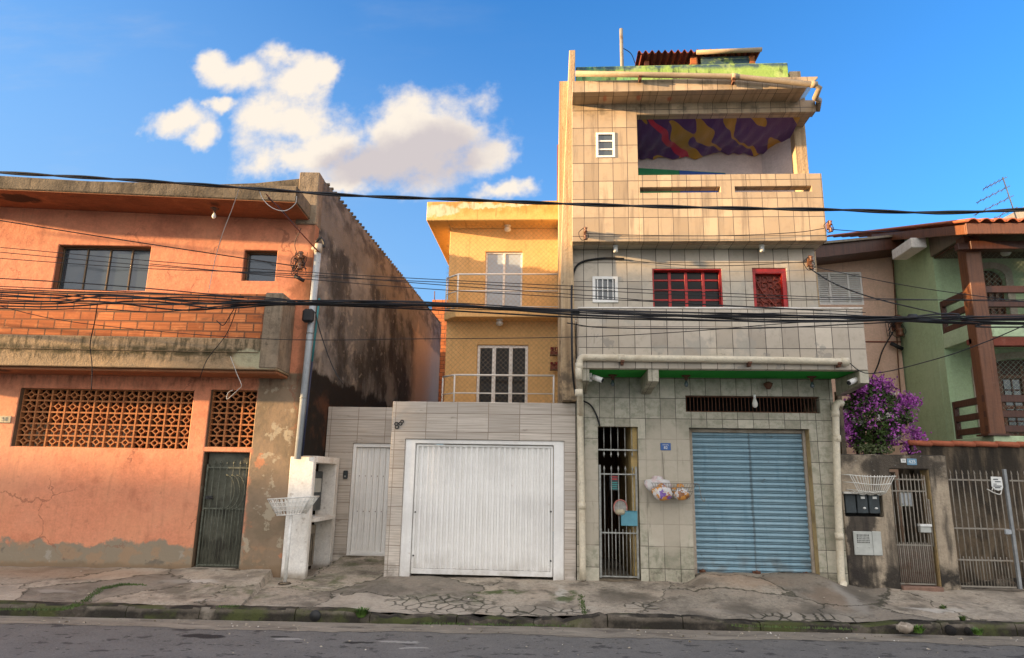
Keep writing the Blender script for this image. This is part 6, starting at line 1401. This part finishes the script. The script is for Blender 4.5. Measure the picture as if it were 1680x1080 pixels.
wire('thin wire strung over the small barred window to the red balcony door bracket', [(0.961, -0.030, 5.352), (1.942, -0.100, 5.218), (2.943, -0.120, 5.188), (4.152, -0.140, 5.243)], .006)
wire('thin wire tied along the bottom of the top floor tiles', [(0.487, -0.500, 5.630), (1.298, -0.470, 5.605), (2.681, -0.470, 5.587), (3.853, -0.470, 5.634), (4.348, -0.500, 5.693)], .006)
wire('pale string hanging from the topmost cable in front of the salmon soffit', [(-4.745, -1.900, 5.891), (-4.977, -1.600, 5.675), (-5.251, -1.300, 5.349), (-5.488, -1.000, 4.984), (-5.638, -0.800, 4.529)], .005, m_cablewhite)
wire('loose white loop hanging under the topmost cable at the salmon canopy corner', [(-4.455, -1.880, 5.828), (-4.387, -1.850, 5.683), (-4.224, -1.850, 5.545), (-4.033, -1.850, 5.504), (-3.893, -1.850, 5.610), (-3.864, -1.880, 5.724)], .0055, m_cablewhite)
wire('dark wire pair dropping from the topmost cable to the grey standpipe top', [(-4.315, -1.850, 5.712), (-4.287, -1.400, 5.702), (-4.268, -0.700, 5.633), (-4.103, -0.200, 5.442)], .010)
wire('second dark wire dropping from the topmost cable to the grey standpipe top', [(-4.359, -1.850, 5.781), (-4.241, -1.400, 5.630), (-4.199, -0.700, 5.558), (-4.069, -0.200, 5.420)], .008, m_fibre)
wire('dark wire looping down the salmon wall beside the small window', [(-4.390, -0.300, 5.819), (-4.537, -0.150, 5.618), (-4.500, -0.120, 5.438), (-4.378, -0.140, 5.241)], .007)
wire('long dark wire hanging down the stained party wall from the splice box', [(-4.058, -0.200, 4.355), (-3.938, -0.150, 3.964), (-3.720, -0.120, 3.449), (-3.521, -0.120, 3.142)], .010)
wire('hanging wire end in front of the salmon brick parapet on the left', [(-6.715, -1.880, 4.059), (-6.918, -1.600, 3.829), (-7.150, -1.300, 3.560), (-7.139, -1.200, 3.243), (-7.125, -1.150, 2.871)], .008)
wire('hanging wire crossing the right part of the salmon brick parapet', [(-4.598, -1.850, 4.125), (-4.844, -1.500, 3.859), (-5.093, -1.200, 3.686), (-5.422, -1.000, 3.386), (-5.559, -0.900, 3.111)], .006)
wire('short hanging wire end at the right of the brick parapet', [(-4.626, -1.850, 4.052), (-4.791, -1.700, 3.905), (-4.921, -1.600, 3.798), (-5.032, -1.600, 3.872)], .007)
wire('white wire hanging over the smaller block screen', [(-5.129, -0.850, 3.463), (-5.049, -0.750, 3.216), (-4.973, -0.700, 3.029), (-5.039, -0.650, 2.966), (-5.227, -0.600, 2.814), (-5.227, -0.600, 2.912), (-5.152, -0.600, 2.962)], .0055, m_cablewhite)
wire('black cable curving along the left edge of the tiled house beside the small barred window', [(1.178, -0.030, 5.341), (0.827, -0.030, 5.353), (0.464, -0.030, 5.288), (0.327, -0.060, 5.116), (0.281, -0.250, 4.739), (0.262, -0.960, 4.001), (0.269, -0.990, 3.332), (0.316, -0.600, 3.014), (0.357, -0.200, 2.968)], .018)
wire('black cable looping from the cream pipe to the top of the barred street gate', [(0.418, -0.150, 2.915), (0.579, -0.060, 2.848), (0.677, -0.040, 2.693), (0.735, -0.030, 2.508)], .014)
wire('slack wire on the peach wall below its cable bracket', [(6.876, 2.800, 4.707), (6.635, 2.800, 4.326), (6.532, 2.850, 4.021), (6.373, 2.880, 3.713)], .014)
wire('wire running down the right edge of the peach wall', [(7.089, 2.900, 6.476), (7.047, 2.900, 5.572), (6.963, 2.900, 4.033), (6.931, 2.900, 2.805)], .012, m_rust)
wire('thin wire on the rooftop mast reaching the shed roof', [(1.243, 0.300, 9.638), (1.448, 0.600, 9.710), (1.564, 0.900, 9.697)], .008)

# ================================================================== houses across the street, which throw the long evening shade
def across(label, x0, x1, y0, y1, h, mat, rf):
    t_ = thing('street_house', label, 'house', ((x0+x1)/2, (y0+y1)/2, -.2)); s = MB(); s.box(x0, x1, y0, y1, -.2, h); part('wall', s, mat, t_)
    s = MB(); s.box(x0-.3, x1+.3, y0-.3, y1+.3, h+.003, h+.25); part('roof', s, rf, t_)
across('low plain house down the street on the near side, out of the photograph', -62, -40.6, -22, -10.2, 6.65, m_jamb, m_rooftile)
across('taller plain house on the near side of the street, out of the photograph', -40.3, -29, -22, -10.0, 10.15, m_peach, m_rooftile)
